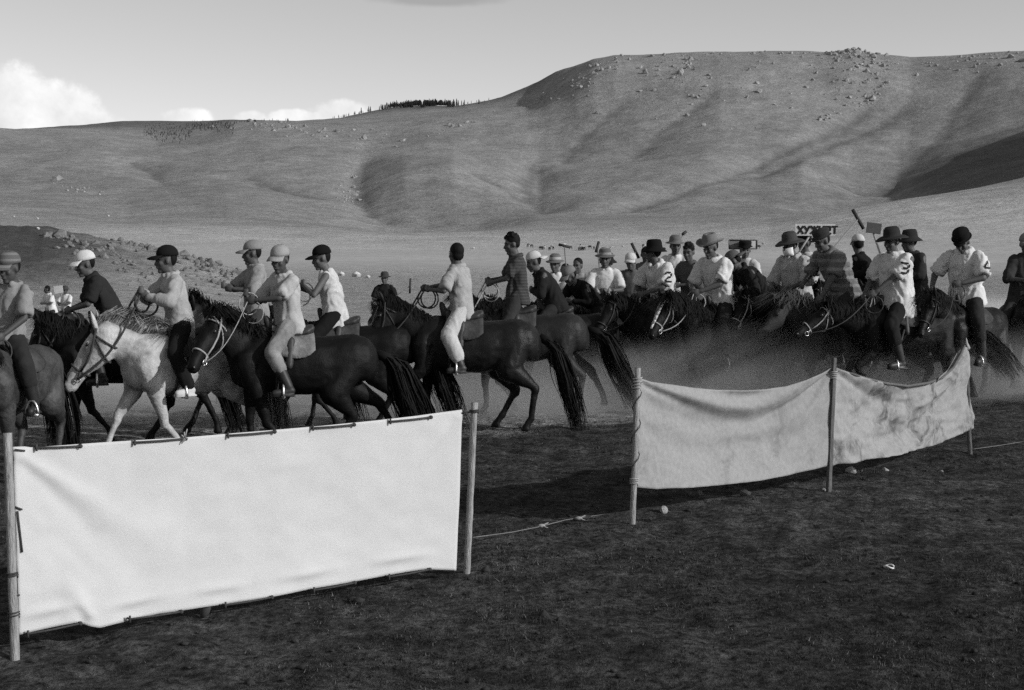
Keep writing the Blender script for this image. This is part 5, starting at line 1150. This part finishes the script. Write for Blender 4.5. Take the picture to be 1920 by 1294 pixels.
for i in range(900):
    if i % 2: x = rnd.gauss(790, 34); b = ridge_point(x, 2900, 4200); dr = rnd.uniform(-170, -20)
    else:
        x = rnd.uniform(270, 440); h = see(x, rnd.gauss(249, 8) if x < 360 else rnd.gauss(238, 5))
        if h is None: continue
        b = h; dr = 0
    d = V(b.x, b.y, 0).normalized(); b = b + d * dr; b.z = gnd(b.x, b.y); hh = rnd.uniform(6, 11) if i % 2 else rnd.uniform(2.0, 4); q, f_ = cv[i % 4]; g.add(q * np.array([hh, hh, hh * 1.2]) + np.array(b), f_)
o = obj('forest', mesh_of('forest', g, False), FOL); tag(o, 'dark far-off wood on the ridge and in its hollow', 'forest', kind='stuff')
# tents and a herd out on the plain
def tent(px, py, wpx, lab, i):
    h = see(px, py); 
    if h is None: return
    w_ = wpx / F_PX * h.length; g = G(); n = 12
    R = [[V(w_ / 2 * r_ * math.cos(a), w_ / 2 * r_ * math.sin(a), z_ * w_) for a in np.linspace(0, 2 * math.pi, n, endpoint=False)] for r_, z_ in ((.95, -.05), (.95, .28), (1.0, .30), (.62, .46), (.12, .56), (.10, .60))]
    e = empty('felt_tent', h); tag(e, lab, 'tent', 'felt tents out on the plain'); g.rings(R); obj('tent_cover', g, M('white_felt', .5, .95), e)
    g = G(); g.box((0, -w_ * .47, .13 * w_), V(w_ * .09, 0, 0), V(0, .03 * w_, 0), V(0, 0, .13 * w_)); obj('door', mesh_of('door', g, False), M('tent_door', .08, .8), e)
for i, (x, y, w_, lab) in enumerate([(640, 517, 13, 'pale tent beside the tank top rider, leftmost of the three'), (668, 519, 17, 'largest pale tent right of the tank top rider'), (690, 521, 9, 'small pale tent rightmost of the three'), (71, 430, 7, 'tiny white tent above the dark knoll'), (203, 406, 5, 'tiny white tent at the foot of the far hills'), (70, 411, 5, 'tiny white tent at the left below the far hills'), (26, 407, 4, 'tiny white tent near the left edge below the far hills'), (1168, 463, 5, 'tiny white tent above the man in the printed tee'), (1148, 464, 4, 'tiny white tent above the striped sun hat')]): tent(x, y, w_, lab, i)
g = G(); g.ell((0, 0, .95), V(.75, 0, 0), V(0, .3, 0), V(0, 0, .35), 8, 6); g.cone((.6, 0, 1.05), .18, (1.0, 0, .7), .12, 6)
for x in (-.5, .5):
    for y in (-.16, .16): g.cone((x, y, .8), .09, (x, y, 0), .06, 5)
HERD = mesh_of('cow', g)
for i in range(34):
    x = rnd.uniform(990, 1112) if i < 24 else rnd.uniform(870, 1500); h = see(x, rnd.gauss(467, 2.5))
    if h is None: continue
    o = obj('cow', HERD, M('dark_hide', .05, .9) if i % 3 else M('pale_hide', .4, .9)); o.location = h; o.scale = (1.1, 1.1, 1.1); o.rotation_euler = (0, 0, rnd.uniform(0, 6)); tag(o, 'tiny grazing animal far out on the plain', 'cow', 'herd grazing far out on the plain')
# ------------------------------------------------------------------ dust raised by the hooves
g = G(); g.box((6.0, 27.5, .35), V(16.0, 0, 0), V(0, 13.0, 0), V(0, 0, 2.05))
m = bpy.data.materials.new('raised_dust'); m.use_nodes = True; t = NT(m.node_tree)
pv = t.n('ShaderNodeVolumePrincipled'); o = t.n('ShaderNodeOutputMaterial'); t.l(pv.outputs[0], o.inputs['Volume'])
pv.inputs['Color'].default_value = (.78, .78, .78, 1); pv.inputs['Anisotropy'].default_value = .25
ge = t.n('ShaderNodeNewGeometry'); s = t.n('ShaderNodeSeparateXYZ'); t.l(ge.outputs['Position'], s.inputs[0])
n1 = t.n('ShaderNodeTexNoise', i_Scale=.55, i_Detail=3.5, i_Roughness=.6, i_Distortion=.4); t.l(ge.outputs['Position'], n1.inputs['Vector'])
x_, y_, z_ = s.outputs
drop = t.math('MULTIPLY', t.math('MAXIMUM', t.math('SUBTRACT', y_, 18.0), 0.0), -.015)
hz = t.math('SUBTRACT', z_, drop)
hz = t.math('ADD', hz, t.math('MULTIPLY', t.math('SUBTRACT', n1.outputs[0], .5), -1.1))
hz = t.math('DIVIDE', hz, t.rng(x_, -1.0, 3.5, .50, 1.12)); dens = t.rng(hz, 1.0, -.1, 0, 1)
dens = t.math('MULTIPLY', dens, t.rng(x_, -2.2, 1.6, .24, 1)); dens = t.math('MULTIPLY', dens, t.rng(x_, -9.0, -3.0, 0, 1))
edge = t.math('SUBTRACT', y_, t.math('ADD', 16.4, t.math('MULTIPLY', x_, .17)))
dens = t.math('MULTIPLY', dens, t.rng(edge, -.5, 1.5, 0, 1)); dens = t.math('MULTIPLY', dens, t.rng(y_, 40, 26, 0, 1)); dens = t.math('MULTIPLY', dens, t.rng(x_, 20, 12, 0, 1))
dens = t.math('MULTIPLY', dens, t.rng(n1.outputs[0], .28, .62, .35, 1.25))
DUST = 2.1
t.l(t.math('MULTIPLY', dens, DUST), pv.inputs['Density'])
o = obj('dust', mesh_of('dust', g, False), m); tag(o, 'pale dust hanging round the horses legs', 'dust', kind='stuff')
